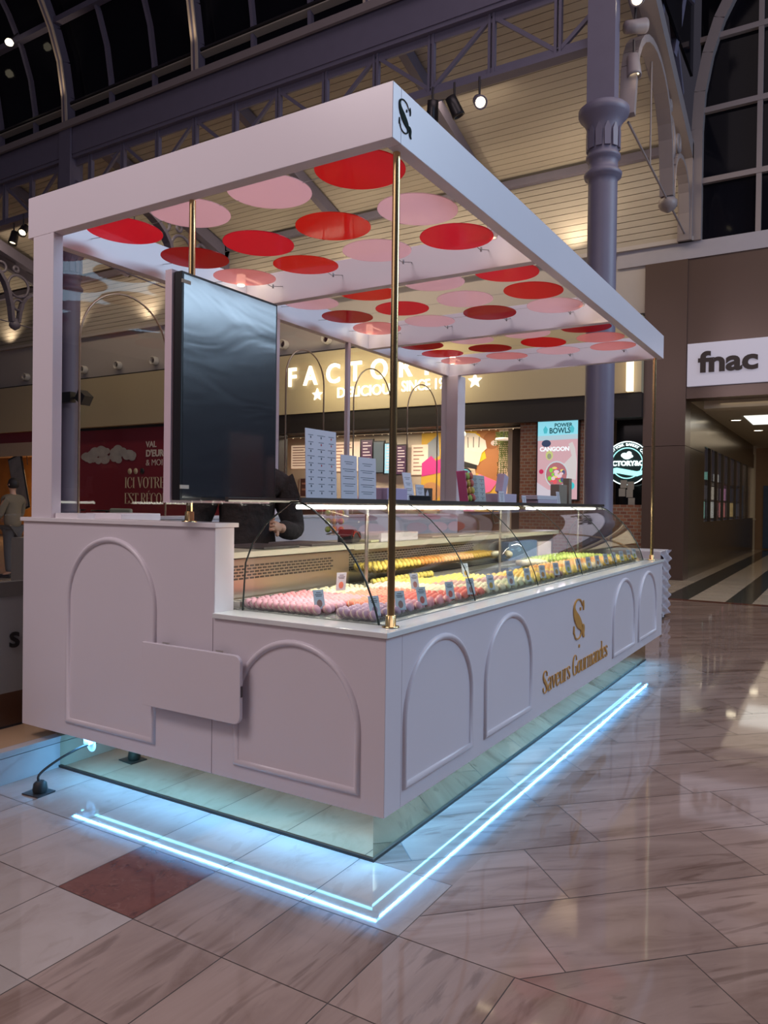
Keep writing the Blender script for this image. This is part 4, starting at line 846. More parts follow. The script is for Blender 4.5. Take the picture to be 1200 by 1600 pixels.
bay = ['nearest', 'middle', 'farthest']; rown = ['front', 'middle', 'rear']; coln = ['beside the long outer beam', 'second from the long outer beam', 'third from the long outer beam', 'beside the back beam']
WIRE = mat('hook_wire', (.35, .33, .33), .3, .9)
for j in range(9):
    for i in range(4):
        c = pat[j][i]; zz = 2.83 + .004 * ((i * 5 + j * 3) % 3)
        rr = empty('hanging_disc', f'{c} disc, {bay[j // 3]} canopy bay, {rown[j % 3]} row, {coln[i]}', 'disc', 'acrylic discs hung under the canopy', (X_[i], Y_[j], zz))
        tx, ty = random.uniform(-.025, .025), random.uniform(-.025, .025); M = Matrix.Rotation(tx, 4, 'X') @ Matrix.Rotation(ty, 4, 'Y')
        MB().lathe([(.001, -.002), (.196, -.002), (.196, .002), (.001, .002)], M=M, seg=48, smooth=False).build('disc_plate', disc_mat(c), rr)
        h = MB()
        if i == 0: h.tube([(.19, 0, 0), (.235, .01, .01), (-.06 - X_[i], .01, .02)], .002, 5)
        elif i == 3: h.tube([(-.19, 0, 0), (-2.13 - X_[i], .01, .01)], .002, 5)
        if j % 3 == 2: e = (1.60, 3.17, 4.73)[j // 3] - Y_[j]; h.tube([(.03, .19, 0), (.04, .21, -.01), (.04, e, .02)], .0025, 5).lathe([(.006, -.012), (.006, .012)], (.04, min(.23, e), -.005), 6)
        if i > 0: h.tube([(.19, 0, 0), (.32 if i < 3 else .30, 0, 0)], .0012, 4)
        if h.v: h.build('hook_wire', WIRE, rr)

# ---- rear glass panels with arched brass outlines
rr = empty('glass_screen', 'clear glass screens with thin brass arches along the back of the kiosk', 'glass screen', None, (-2.15, 0, 1.31))
for y0_, y1_ in ((.06, 1.93), (1.97, 2.86), (2.9, 4.72)): MB().box(-.003, .003, y0_, y1_, 0, 1.42).build('glass_pane', glass('screen_glass', (.98, .98, .98), .4), rr)
for cy, hw, zt in ((.59, .31, 1.28), (2.30, .24, 1.27), (3.28, .31, 1.28), (4.20, .31, 1.27)):
    p = [(.006, cy - hw, 0), (.006, cy - hw, zt - hw)] + [(.006, cy - hw * math.cos(q * PI / 20), zt - hw + hw * math.sin(q * PI / 20)) for q in range(1, 20)] + [(.006, cy + hw, zt - hw), (.006, cy + hw, 0)]
    MB().tube(p, .006, 6).build('arch_rod', mat('dull_brass', (.50, .40, .28), .3, .9), rr)

# ---- TV
rr = empty('display_screen', 'portrait black screen with crinkled protective film on the tall counter pole', 'screen', None, (-1.0, .2, 1.9))
TVM = bpy.data.materials.new('film_covered_screen'); TVM.use_nodes = True; n_, l_ = nt(TVM); p_ = n_['Principled BSDF']
p_.inputs['Base Color'].default_value = (.006, .009, .014, 1); p_.inputs['Roughness'].default_value = .22; p_.inputs['Coat Weight'].default_value = 1; p_.inputs['Coat IOR'].default_value = 2.1; p_.inputs['Coat Roughness'].default_value = .15; p_.inputs['Specular IOR Level'].default_value = .9
tc = n_.new('ShaderNodeTexCoord'); mp = n_.new('ShaderNodeMapping'); mp.inputs['Scale'].default_value = (1, 1.2, 3.2); mp.inputs['Rotation'].default_value = (.5, 0, 0); no = n_.new('ShaderNodeTexNoise'); no.inputs['Scale'].default_value = 1.4; no.inputs['Detail'].default_value = 2; no.inputs['Distortion'].default_value = 1.2
bu = n_.new('ShaderNodeBump'); bu.inputs['Strength'].default_value = .06; bu.inputs['Distance'].default_value = .03
l_.new(tc.outputs['Object'], mp.inputs[0]); l_.new(mp.outputs[0], no.inputs['Vector']); l_.new(no.outputs['Fac'], bu.inputs['Height']); l_.new(bu.outputs[0], p_.inputs['Coat Normal'])
l_.new(bu.outputs[0], p_.inputs['Normal'])
y0_, y1_ = -.305, .325; z0_, z1_ = -.495, .475
bevel(MB().box(-.01, .035, y0_, y1_, z0_, z1_).build('screen_body', BLACK, rr), .003)
MB().box(.0352, .0365, y0_ + .012, y1_ - .012, z0_ + .012, z1_ - .012).build('screen_glass', TVM, rr)
MB().box(-.052, -.012, y0_ - .01, y1_ + .01, z0_ - .01, z1_ + .01).build('rear_cladding', mat('pink_white_cladding', (.70, .56, .62), .35), rr)
TP = mat('masking_tape', (.55, .48, .38), .6)
MB().box(.0352, .038, y0_ - .0, y0_ + .05, z1_ - .05, z1_ - .035).box(.0352, .038, y0_, y0_ + .05, z0_ + .05, z0_ + .066).build('tape', TP, rr)
FILM = glass('clear_film', (.95, .96, .97), 1, 1.4, .12)
m = MB(); rs = random.Random(5)
N_ = 22; vs = []
for i in range(N_ + 1):
    t = i / N_
    for k_ in (0, 1): vs.append((.04 + .006 * math.sin(t * 31) * k_, y0_ + .63 * t, z0_ + .02 - .035 * k_ - .006 * math.sin(t * 23) * k_))
m.add(vs, [(2 * i, 2 * i + 2, 2 * i + 3, 2 * i + 1) for i in range(N_)], 0, True)
m.build('loose_film_edge', FILM, rr)
# small white box next to the pole
tag(bevel(MB().box(-1.98, -1.70, .20, .46, 1.2945, 1.335).build('white_tray', WHITE2)), 'low white tray behind the tall counter below the screen', 'tray')
for o_ in [bpy.data.objects['white_tray']]: o_.location = (0, 0, 0)
MB().box(-2.08, -1.62, .14, .5, 1.255, 1.293).build('inner_shelf', WHITE, kb)
MB().box(-1.975, -1.80, .02, .12, 1.31, 1.335).build('post_base_plate', WHITE2, cn)

# ================================================================== DISPLAY CASE
dc = empty('display_case', 'curved glass refrigerated display case with lit top on the counter', 'display case', None, (0, 0, .926))
cur = [(-.112, 0), (-.135, .075), (-.175, .165), (-.225, .245), (-.29, .325), (-.365, .395), (-.44, .448), (-.505, .478)]
YB = [.13, 1.03, 1.92, 2.80, 3.70, 4.62]
def sweep(y0, y1, mt, nm):
    m = MB(); n = len(cur)
    inn = [(x - .004, z - .003) for x, z in cur]
    for cc, in ((cur,),): m.add([(x, y, z) for y in (y0, y1) for x, z in cc], [(i, i + 1, n + i + 1, n + i) for i in range(n - 1)], 0, True)
    m.add([(x, y, z) for y in (y0, y1) for x, z in inn], [(i, i + 1, n + i + 1, n + i) for i in range(n - 1)], 0, True)
    return m.build(nm, mt, dc)
for a_, b_ in zip(YB[:-1], YB[1:]): sweep(a_ + .004, b_ - .004, GLD, 'curved_glass')
SEAM = mat('glass_edge_seam', (.03, .045, .04), .2)
for i_, y_ in enumerate(YB):
    MB().tube([(x + .001, y_, z) for x, z in cur], .0042 if i_ in (0, 5) else .003, 6).build('glass_seam', SEAM, dc)
endp = cur + [(-.55, .478), (-.68, .39), (-.765, .29), (-.80, .21), (-.815, 0)]
for y_ in (.128, 4.622):
    MB().prism(endp, (0, y_ - .002, 0), (1, 0, 0), (0, 0, 1), (0, .004, 0)).build('end_glass', GLD, dc)
    MB().tube([(x, y_, z) for x, z in endp[7:]], .0042, 6).build('end_glass_edge', SEAM, dc)
MB().box(-.86, -.49, .08, 4.66, .484, .492).build('top_shelf', mat('smoked_top_glass', (.06, .05, .05), .06, var=.05), dc)
MB().box(-.88, -.86, .08, 4.66, .476, .497).box(-.49, -.475, .10, 4.66, .476, .497).build('shelf_rim', mat('rim_steel', (.22, .20, .18), .3, .8), dc)
TUBE = mat('white_tube_glow', (1, 1, .95), .5, emit=(1, .98, .86), es=11)
for a_, b_ in ((.15, .86), (.97, 2.66), (2.83, 4.56)):
    lt_ = MB().tube([(-.535, a_, .458), (-.535, b_, .458)], .0095, 10).build('light_tube', TUBE, dc)
    MB().box(-.556, -.515, a_, b_, .469, .482).build('tube_holder', STEEL, lt_)
    area_down('case_light', (-.535, (a_ + b_) / 2, .926 + .444), .03, (b_ - a_), 6.5 * (b_ - a_), (1, .95, .80))
for y_ in (.95, 2.74, 4.6): MB().tube([(-.70, y_, 0), (-.70, y_, .48)], .010, 8).build('support_post', STEEL, dc)
# deck, vents and rear wall
m = MB(); m.box(-.95, -.10, .135, 4.74, -.03, .004); m.build('deck', mat('deck_steel', (.42, .42, .40), .45, .5, var=.35, scale=90), dc)
m = MB(); m.box(-.93, -.86, .16, 4.7, .004, .03); m.build('vent_ledge', STEEL, dc)
m = MB()
for k_ in range(100): m.box(-.915, -.875, .18 + k_ * .045, .205 + k_ * .045, .030, .0315)
for k_ in range(12): m.box(-.85 + .055 * k_, -.82 + .055 * k_, .143, .15, .004, .0055)
m.build('vent_slots', BLACK, dc)
m = MB(); m.box(-.99, -.952, .14, 1.16, -.03, .212); m.build('rear_steel_panel', mat('warm_steel', (.62, .50, .40), .28, .9, var=.05, scale=3), dc)
m = MB(); m.box(-1.30, -.99, 1.16, 4.74, -.03, .212); m.build('rear_steel_wall', STEEL, dc)
def grille(y0, y1, z0, z1, x):
    m = MB(); z = z0; r_ = 0
    while z < z1:
        y = y0 + (.0185 if r_ % 2 else 0)
        while y < y1: m.box(x, x + .0015, y, y + .028, z, z + .0085); y += .037
        z += .0145; r_ += 1
    return m.build('perforated_grille', mat('grille_holes', (.05, .03, .02), .6), dc)
grille(.18, .98, .115, .175, -.952); grille(1.2, 2.9, .09, .18, -.990)
MB().box(-1.28, -.93, .14, 1.18, .218, .245).box(-1.30, -.93, 1.182, 4.74, .212, .245).build('worktop', mat('worktop_stone', (.60, .57, .46), .3, var=.08, scale=4), dc)
MB().box(-.985, -.79, 1.18, 1.195, .0, .21).box(-.985, -.79, 3.0, 3.015, 0, .21).build('divider_glass', GLD, dc)
MB().box(-.98, -.80, 1.2, 2.98, .085, .09).build('inner_glass_shelf', ACR, dc)
# white post and panel behind the far half, staff-side panels
MB().box(-1.20, -1.14, 3.95, 4.01, .245, .47).box(-1.2, -1.14, 3.3, 4.0, .44, .47).build('white_frame', WHITE2, dc)

# ---- macarons
FILL = mat('macaron_filling', (.75, .62, .52), .7)
pal = {'lilac pink': (.72, .36, .42), 'lavender': (.50, .32, .42), 'pink': (.78, .30, .32), 'salmon': (.82, .27, .17), 'coral red': (.76, .16, .12), 'cream': (.78, .68, .44), 'ivory pink': (.74, .56, .46), 'pale green': (.64, .64, .38),
       'rose brown': (.46, .24, .20), 'yellow': (.78, .56, .10), 'golden': (.66, .40, .06), 'orange': (.74, .30, .05), 'light orange': (.78, .42, .16), 'lime green': (.44, .55, .10)}
def mac_mesh(nm):
    mb = MB(); M = Matrix.Rotation(PI / 2, 4, 'Y')
    a = [(.001, -.0155), (.010, -.0148), (.0175, -.0115), (.0215, -.0065), (.0222, -.004), (.0205, -.003)]
    mb.lathe(a, M=M, seg=12); mb.lathe([(.0195, -.003), (.020, 0), (.0195, .003)], M=M, seg=12, mi=1); mb.lathe([(r, -z) for r, z in a[::-1]], M=M, seg=12)
    o = mb.build('macaron', [mat('macaron_' + nm.replace(' ', '_'), pal[nm], .65, var=.10, scale=60), FILL]); me = o.data; bpy.data.objects.remove(o); return me
MM = {k_: mac_mesh(k_) for k_ in pal}
def band(x, y):
    """colour of the tray at (x, y); None where the deck is bare"""
    if y < .36: return 'lilac pink' if x < -.42 else (None if x < -.335 else 'lavender')
    if y < .62: return 'pink' if x < -.45 else ('salmon' if x < -.28 else 'lavender' if y < .45 else 'lilac pink')
    if y < .98: return 'cream' if x < -.62 else ('salmon' if x < -.42 else ('coral red' if x < -.20 else 'pink'))
    if y < 1.28: return None if x < -.74 else ('ivory pink' if x < -.5 else ('cream' if x < -.3 else 'coral red'))
    if y < 1.55: return None if x < -.74 else ('yellow' if x < -.5 else ('rose brown' if x < -.34 else 'cream'))
    if y < 1.95: return None if x < -.66 else ('yellow' if x < -.40 else ('rose brown' if x < -.28 else 'pale green'))
    if y < 2.35: return None if x < -.46 else ('golden' if x < -.26 else 'yellow')
    if y < 2.75: return None if x < -.46 else ('golden' if x < -.3 else 'rose brown' if y < 2.5 else 'yellow')
    if y < 3.1: return None if x < -.5 else ('orange' if x < -.28 else 'yellow')
    if y < 3.5: return None if x < -.5 else ('light orange' if x < -.26 else 'cream')
    if y < 3.9: return 'lime green' if x < -.62 else (None if x < -.5 else ('orange' if x < -.26 else 'golden'))
    if y < 4.25: return 'lime green' if x < -.5 else (None if x < -.42 else ('orange' if x < -.24 else 'yellow'))
    return 'lime green' if x < -.3 else 'yellow'
spots = []
y_ = .17; ri = 0
while y_ < 4.6:
    x_ = -.165 - (.012 if ri % 2 else 0)
    while x_ > -.84:
        c = band(x_, y_)
        if c and (int(y_ * 100) % 90) > 3:
            spots.append((x_ + random.uniform(-.003, .003), y_ + random.uniform(-.002, .002), .930 + .0235, c))
            if y_ < 1.3 and x_ < -.2 and x_ > -.8 and False: pass
        x_ -= .031
    y_ += .0465; ri += 1
for k_ in range(5):       # second level on the inner shelf
    for q in range(38):
        yy_ = 1.24 + q * .046
        c = 'yellow' if yy_ < 1.75 else ('orange' if yy_ < 2.1 else ('light orange' if yy_ < 2.55 else 'golden'))
        if not (1.48 < yy_ < 1.54 and k_ > 2): spots.append((-.83 - k_ * .030, yy_, 1.016 + .0235, c))
        if k_ < 4 and q < 16: spots.append((-.80 - k_ * .012 - .0, yy_, .934 + .0235, 'yellow') if False else (-.835 - k_ * .030, yy_, .957 + .0, 'yellow'))
spots = [s_ for s_ in spots if not (s_[0] < -.855 and s_[2] < 1.0)]
spots.sort(key=lambda s_: (Vector(s_[:3]) - CP).length)
where = {'lilac pink': 'in the nearest corner tray', 'lavender': 'in the front tray by the brass pole', 'pink': 'in the near pink trays', 'salmon': 'in the near salmon tray', 'coral red': 'in the red tray behind the brass pole', 'cream': 'in the cream trays', 'ivory pink': 'in the pinkish ivory tray', 'rose brown': 'in the brownish rose tray', 'yellow': 'in the yellow tray', 'golden': 'in the golden tray', 'orange': 'in the orange tray', 'light orange': 'in the light orange tray', 'lime green': 'in the green tray at the far end', 'pale green': 'in the pale green tray'}
def mrot(): return Matrix.Rotation(random.uniform(-.12, .12), 4, 'Z') @ Matrix.Rotation(-.50 + random.uniform(-.06, .06), 4, 'Y')
for s_ in spots[:300]:
    o = bpy.data.objects.new('macaron', MM[s_[3]]); col.objects.link(o); o.matrix_world = Matrix.Translation(s_[:3]) @ mrot()
    tag(o, f'{s_[3]} macaron standing on edge {where[s_[3]]}', 'macaron', f'{s_[3]} macarons {where[s_[3]]}')
big = MB(); names = list(pal); mats_ = [MM[k_].materials[0] for k_ in names] + [FILL]
for s_ in spots[300:]:
    me = MM[s_[3]]; M = Matrix.Translation(s_[:3]) @ mrot(); ix = names.index(s_[3])
    b = len(big.v); big.v += [tuple(M @ v.co) for v in me.vertices]
    for p in me.polygons: big.f.append([b + k_ for k_ in p.vertices]); big.m.append(ix if p.material_index == 0 else len(names)); big.sm.append(True); big.uv.append(None)
tag(big.build('macaron_rows', mats_, recalc=False), 'rows of small colourful macarons filling the trays farther along the case', 'macarons', kind='stuff')
# ---- clear trays (rims) 
yt = [.15, .62, 1.0, 1.5, 1.95, 2.4, 2.85, 3.3, 3.75, 4.2, 4.62]
for i_ in range(10):
    rr = tag(MB().box(-.83, -.135, yt[i_] + .005, yt[i_ + 1] - .005, .9305, .9315).box(-.138, -.136, yt[i_] + .005, yt[i_ + 1] - .005, .9305, .95).build('clear_tray', ACR), f'clear acrylic tray under the macarons, {["nearest","second","third","fourth","fifth","sixth","seventh","eighth","ninth","farthest"][i_]} along the case', 'tray', 'clear macaron trays')
# ---- price cards
CARD = mat('price_card', (.62, .68, .74), .5, var=.03)
def card(x, y, z, c, label, s=1.0, lean=.25):
    rr = empty('price_card', label, 'price card', 'price cards along the case', (x, y, z))
    M = Matrix.Rotation(math.radians(-22), 4, 'Z') @ Matrix.Rotation(-lean, 4, 'Y')
    w2, h = .026 * s, .082 * s
    cd_ = MB().box(-.0008, .0008, -w2, w2, 0, h, M=M).build('card', CARD, rr)
    dm = mat('dot_' + c.replace(' ', '_'), [v * .8 for v in pal[c]], .5)
    MB().prism(ell(0, h * .30, w2 * .50, w2 * .62, 14), M @ Vector((.001, 0, 0)), M.to_3x3() @ Vector((0, 1, 0)), M.to_3x3() @ Vector((0, 0, 1)), M.to_3x3() @ Vector((.0006, 0, 0))).build('macaron_picture', dm, cd_)
    m = MB(); [m.box(.0009, .0014, -w2 * wd, w2 * wd, h * zz_, h * (zz_ + .035), M=M) for zz_, wd in ((.84, .45), (.74, .7), (.66, .55))]; m.build('print', INK, cd_)
    MB().box(-.002, .002, -w2 * .9, w2 * .9, -.028, .004, M=M).build('clear_holder', ACR, rr)
names_ = ['coral red', 'coral red', 'rose brown', 'golden', 'rose brown', 'golden', 'orange', 'golden', 'lime green', 'orange', 'yellow', 'orange', 'golden', 'yellow', 'lime green', 'orange', 'lime green']
card(-.44, .19, .955, 'rose brown', 'price card with dark macaron picture in the nearest corner tray')
card(-.62, .60, .985, 'salmon', 'price card at the back of the near pink tray', 1.05, -.1)
card(-.165, .19, .950, 'lavender', 'price card half hidden behind the brass corner pole')
ys_ = [.37, .56, .84, 1.07, 1.32, 1.60, 1.86, 2.12, 2.38, 2.62, 2.86, 3.10, 3.33, 3.56, 3.80, 4.04, 4.28, 4.48]
for i_, yy_ in enumerate(ys_): card(-.150, yy_, .955, (['rose brown'] + names_)[i_], f'price card standing in the front row of trays, {["first","second","third","fourth","fifth","sixth","seventh","eighth","ninth","tenth","eleventh","twelfth","thirteenth","fourteenth","fifteenth","sixteenth","seventeenth","eighteenth"][i_]} beyond the brass corner pole')
card(-.42, .98, .97, 'rose brown', 'price card leaning in the middle of the cream and yellow trays', 1.0)
card(-.50, 1.75, .97, 'golden', 'price card in front of the glass cake dome', 1.0)
# ---- glass dome with pastries on a stand
rr = empty('glass_cloche', 'clear glass cake dome with knob over pale pastries', 'cloche', None, (-.70, 2.85, 1.02))
MB().lathe([(.145, 0), (.146, .03), (.135, .07), (.105, .105), (.06, .122), (.02, .126)], seg=32).build('dome', GLD, rr)
MB().lathe([(.008, .124), (.010, .136), (.018, .148), (.018, .160), (.001, .165)], seg=16).build('knob', ACR, rr)
rr = empty('cake_stand', 'low clear cake stand carrying the glass dome', 'cake stand', None, (-.70, 2.85, .932)); MB().lathe([(.07, 0), (.07, .006), (.02, .02), (.02, .07), (.155, .078), (.16, .086), (.001, .087)], seg=28).build('plate', ACR, rr)
PST = mat('pale_pastry', (.72, .62, .44), .7, var=.12, scale=30)
for i_, (dx, dy) in enumerate(((-.06, -.04), (.05, -.05), (.0, .05))):
    o = MB().lathe([(.001, -.07), (.018, -.06), (.024, 0), (.018, .06), (.001, .07)], M=Matrix.Translation((-.70 + dx, 2.85 + dy, 1.046)) @ Matrix.Rotation(PI / 2, 4, 'X') @ Matrix.Rotation(.3 * i_, 4, 'Y'), seg=10).build('pastry', PST)
    tag(o, 'pale long pastry lying under the glass dome', 'pastry', 'pale pastries under the glass dome')
for i_ in range(7):
    o = MB().lathe([(.001, -.07), (.02, -.06), (.026, 0), (.02, .06), (.001, .07)], M=Matrix.Translation((-.66 + (i_ % 2) * .07, 3.12 + (i_ // 2) * .07, .962)) @ Matrix.Rotation(PI / 2, 4, 'Y'), seg=10).build('pastry', PST)
    tag(o, 'pale long pastry lying on the deck beyond the glass dome', 'pastry', 'pale pastries on the deck')
for cy, r_ in ((2.35, .11), (2.95, .10), (4.3, .08)):
    o = MB().tube([(-.34 + .02 * math.cos(q * PI / 12), cy + r_ * math.cos(q * PI / 12), .96 + r_ * math.sin(q * PI / 12)) for q in range(13)], .0045, 6).build('handle_loop', ACR)
    tag(o, {2.35: 'clear curved tray handle arching in front of the glass dome', 2.95: 'clear curved tray handle beyond the glass dome', 4.3: 'small clear curved handle at the far end of the case'}[cy], 'handle')
# ---- things on the worktop
rr = empty('payment_terminal', 'black and red payment terminal on the worktop behind the curved glass', 'card reader', None, (-1.05, 1.30, 1.172))
M = Matrix.Rotation(.35, 4, 'Z')
m = MB(); m.prism([(-.09, 0), (.09, 0), (.10, .03), (.03, .075), (-.05, .08), (-.09, .05)], M @ Vector((-.045, 0, 0)), M.to_3x3() @ Vector((0, 1, 0)), (0, 0, 1), M.to_3x3() @ Vector((.09, 0, 0))); bevel(m.build('terminal_body', BLACK, rr), .008, 3)
MB().tube([M @ Vector(v) for v in ((.048, .09, .03), (.048, .03, .062), (.048, -.05, .066), (.048, -.085, .04))], .004, 6).build('red_trim', mat('red_trim', (.45, .05, .03), .4), rr)
MB().lathe([(.001, 0), (.04, 0), (.045, .03), (.04, .06), (.001, .065)], M @ Vector((0, .13, 0)), 16).build('rear_dock', BLACK, rr)
def simple(nm, label, cat, b, mt, grp=None, bv=.003): return tag(bevel(MB().box(*b).build(nm, mt), bv), label, cat, grp)
simple('pastry_box', 'low white pastry box on the worktop just behind the brass corner pole', 'box', (-1.16, -.96, 1.52, 1.98, 1.1715, 1.225), PAPER)
simple('paper_stack', 'pale yellow paper lying beside the black payment terminal', 'paper', (-1.1, -.97, 1.42, 1.51, 1.1715, 1.185), mat('yellow_paper', (.66, .64, .40), .6))
for i_, (x_, y_, z_, c) in enumerate(((-1.2, 2.3, 0, (.62, .50, .40)), (-1.15, 2.62, 0, (.75, .70, .60)), (-1.2, 3.4, 0, (.30, .30, .30)), (-1.15, .45, 0, (.06, .05, .05)), (-1.16, .85, 0, (.10, .08, .08)))):
    lb = ['brown folded papers on the worktop above the grille', 'cream folded papers on the worktop above the glass dome', 'grey tray on the worktop towards the far end', 'dark till tray on the near end of the worktop', 'dark flat tray beside the payment terminal'][i_]
    simple('folded_papers' if i_ < 2 else 'flat_tray', lb, 'papers' if i_ < 2 else 'tray', (x_ - .12, x_ + .18, y_, y_ + .28, 1.1715, 1.183), mat('wt%d' % i_, c, .5))
BLU = mat('blue_plastic', (.12, .20, .36), .35, var=.1)
rr = empty('blue_crate', 'blue plastic crate standing at the far end inside the case', 'crate', None, (-.97, 3.35, .93))
MB().box(0, .09, 0, .65, 0, .17).box(.01, .08, .02, .63, .17, .175).build('crate_body', BLU, rr)
simple('white_panel_box', 'pinkish white carton standing beside the blue crate', 'box', (-.95, -.88, 4.03, 4.38, .931, 1.08), mat('pink_white', (.66, .54, .56), .5))
rr = empty('black_bag_handle', 'black looped bag handle hanging under the case top near the far half', 'bag', None, (-.85, 3.05, 1.39))
MB().tube([(0, -.09, 0), (0, -.11, -.08), (0, -.07, -.125), (0, .03, -.12), (0, .07, -.09), (0, .06, 0)], .006, 6).build('handle', BLACK, rr); MB().box(-.02, .02, -.05, .1, -.03, .0).build('bag_top', BLACK, rr)
# macaron jar and red tower behind the near glass
rr = empty('macaron_stand', 'small stand of coloured macarons on the back shelf beside the dark coat', 'stand', None, (-1.75, 2.15, 1.171))
MB().lathe([(.06, 0), (.06, .01), (.01, .02), (.01, .22)], seg=12).build('stand_pole', STEEL, rr)
for k_ in range(3):
    for q in range(6):
        a = q * PI / 3 + k_; c = ['coral red', 'yellow', 'pink', 'golden', 'lime green', 'orange'][(q + k_) % 6]; o = bpy.data.objects.new('stand_macaron', MM[c]); col.objects.link(o); o.parent = rr; o.location = (.055 * math.cos(a), .055 * math.sin(a), .04 + k_ * .06)
# ---- cards and boxes on the case top (z 1.418)
ZT = 1.4185
def sheet(y0, y1, h, label, rows, cols, lean=.03, x=-.72, colr=PAPER, z=ZT, turn=0):
    rr = empty('price_sheet', label, 'sign card', None, (x, (y0 + y1) / 2, z)); w2 = (y1 - y0) / 2
    M = Matrix.Rotation(turn, 4, 'Z') @ Matrix.Rotation(-lean, 4, 'Y'); MB().box(-.0015, .0015, -w2, w2, 0, h, M=M).build('sheet', colr, rr); sh_ = [o_ for o_ in rr.children][0] if rr.children else None
    m = MB(); d = MB(); rs = random.Random(rows * 7 + cols)
    for r_ in range(rows):
        zc = h * (1 - (r_ + 1.1) / (rows + 1.1))
        for c_ in range(cols):
            yc = -w2 + 2 * w2 * (c_ + .5) / cols; wd = w2 / cols * rs.uniform(.45, .8); m.box(.0016, .002, yc - wd, yc + wd, zc + .006, zc + .0085, M=M)
            if cols > 1: d.box(.0016, .0021, yc - .004, yc + .004, zc - .008, zc + .002, M=M, mi=rs.choice((0, 0, 1)))
            else: m.box(.0016, .002, yc - wd * .7, yc + wd * .7, zc - .004, zc - .0015, M=M)
    m.build('print', INK, rr)
    if cols > 1: d.build('pictures', [INK, mat('pic_red', (.5, .08, .1), .5)], rr)
    return rr
sheet(.45, .70, .335, 'large white price sheet with three columns of macaron pictures', 9, 3)
sheet(.74, .885, .228, 'white card holder, left one of the pair beside the large price sheet', 5, 1)
sheet(.90, 1.07, .225, 'white card holder, right one of the pair beside the large price sheet', 5, 1)
simple('lilac_box', 'lilac paper box lying on the case top left of the brass pole', 'box', (-.80, -.68, 1.12, 1.34, ZT, ZT + .07), LILAC)
sheet(1.40, 1.50, .17, 'narrow white leaflet on the case top just right of the brass pole', 4, 1, .2)
sheet(1.52, 1.62, .10, 'short white leaflet beside the black card box', 3, 1, .1)
simple('black_card_box', 'small black box on the case top right of the brass pole', 'box', (-.78, -.7, 1.44, 1.66, ZT, ZT + .035), BLACK)
rr = empty('white_key_shape', 'black and white framed stand on the case top left of the white rear post', 'stand', None, (-.80, 1.80, ZT)); MB().box(-.005, .005, -.06, .06, 0, .085).build('board', mat('brown_board', (.10, .07, .05), .5), rr); MB().prism([(-.03, 0), (.0, 0), (.005, .05), (-.01, .075), (-.03, .05)], (.006, 0, 0), (0, 1, 0), (0, 0, 1), (.002, 0, 0)).build('white_picture', PAPER, rr)
rr = empty('macaron_gift_box', 'clear gift box of twelve colourful macarons leaning on the case top', 'gift box', None, (-.74, 2.30, ZT))
M = Matrix.Rotation(-.12, 4, 'Y') @ Matrix.Rotation(.05, 4, 'X')
cs = ['yellow', 'lime green', 'coral red', 'golden', 'orange', 'yellow', 'pink', 'golden', 'coral red', 'rose brown', 'lime green', 'coral red']
for q in range(12):
    o = bpy.data.objects.new('boxed_macaron', MM[cs[q]]); col.objects.link(o); o.parent = rr; o.matrix_local = M @ Matrix.Translation((0, -.055 + (q % 3) * .055, .03 + (q // 3) * .05)) @ Matrix.Scale(1.15, 4)
MB().box(-.03, .03, -.085, .085, 0, .215, M=M).build('clear_case', ACR, rr); MB().box(-.032, -.03, -.09, .09, 0, .22, M=M).box(-.03, .03, -.088, -.085, 0, .215, M=M).build('pink_backing', mat('pink_back', (.65, .12, .28), .5), rr)
sheet(2.44, 2.66, .195, 'grey-white framed notice beside the clear macaron gift box', 5, 2, .1, -.78, mat('grey_paper', (.48, .50, .48), .5))
sheet(2.62, 2.72, .085, 'small white card in front of the framed notice', 3, 1, .1, -.66)
simple('lilac_box', 'pale lilac box on the case top between notice and tilted boxes', 'box', (-.82, -.72, 2.74, 3.1, ZT, ZT + .07), mat('pale_lilac', (.60, .48, .58), .6))
rr = tag(bevel(MB().box(-.03, .03, -.04, .04, 0, .14, M=Matrix.Rotation(-.35, 4, 'X')).build('tilted_box', mat('pale_lilac', (.60, .48, .58), .6)), .003), 'tilted tall lilac carton on top of the pale lilac box', 'box'); rr.location = (-.77, 2.90, ZT + .077)
sheet(3.12, 3.2, .06, 'tiny white card right of the pale lilac box', 2, 1, .1, -.68)
simple('flat_box', 'lower of the two flat boxes in front of the pink food screen', 'box', (-.84, -.70, 3.52, 4.0, ZT, ZT + .035), mat('pale_lilac', (.60, .48, .58), .6))
simple('flat_box', 'upper flat box with white lid in front of the pink food screen', 'box', (-.84, -.70, 3.50, 3.98, ZT + .0355, ZT + .07), PAPER)
sheet(4.0, 4.08, .11, 'narrow striped card beside the kraft bags', 6, 1, .15, -.70)
KR = mat('kraft_paper', (.30, .24, .18), .7, var=.08, scale=20)
simple('kraft_bag', 'wider shorter kraft paper bag in front of the food screen', 'bag', (-.80, -.72, 4.10, 4.32, ZT, ZT + .175), KR)
simple('kraft_bag', 'narrow taller kraft paper bag right of the wider one', 'bag', (-.80, -.74, 4.44, 4.52, ZT, ZT + .24), KR)
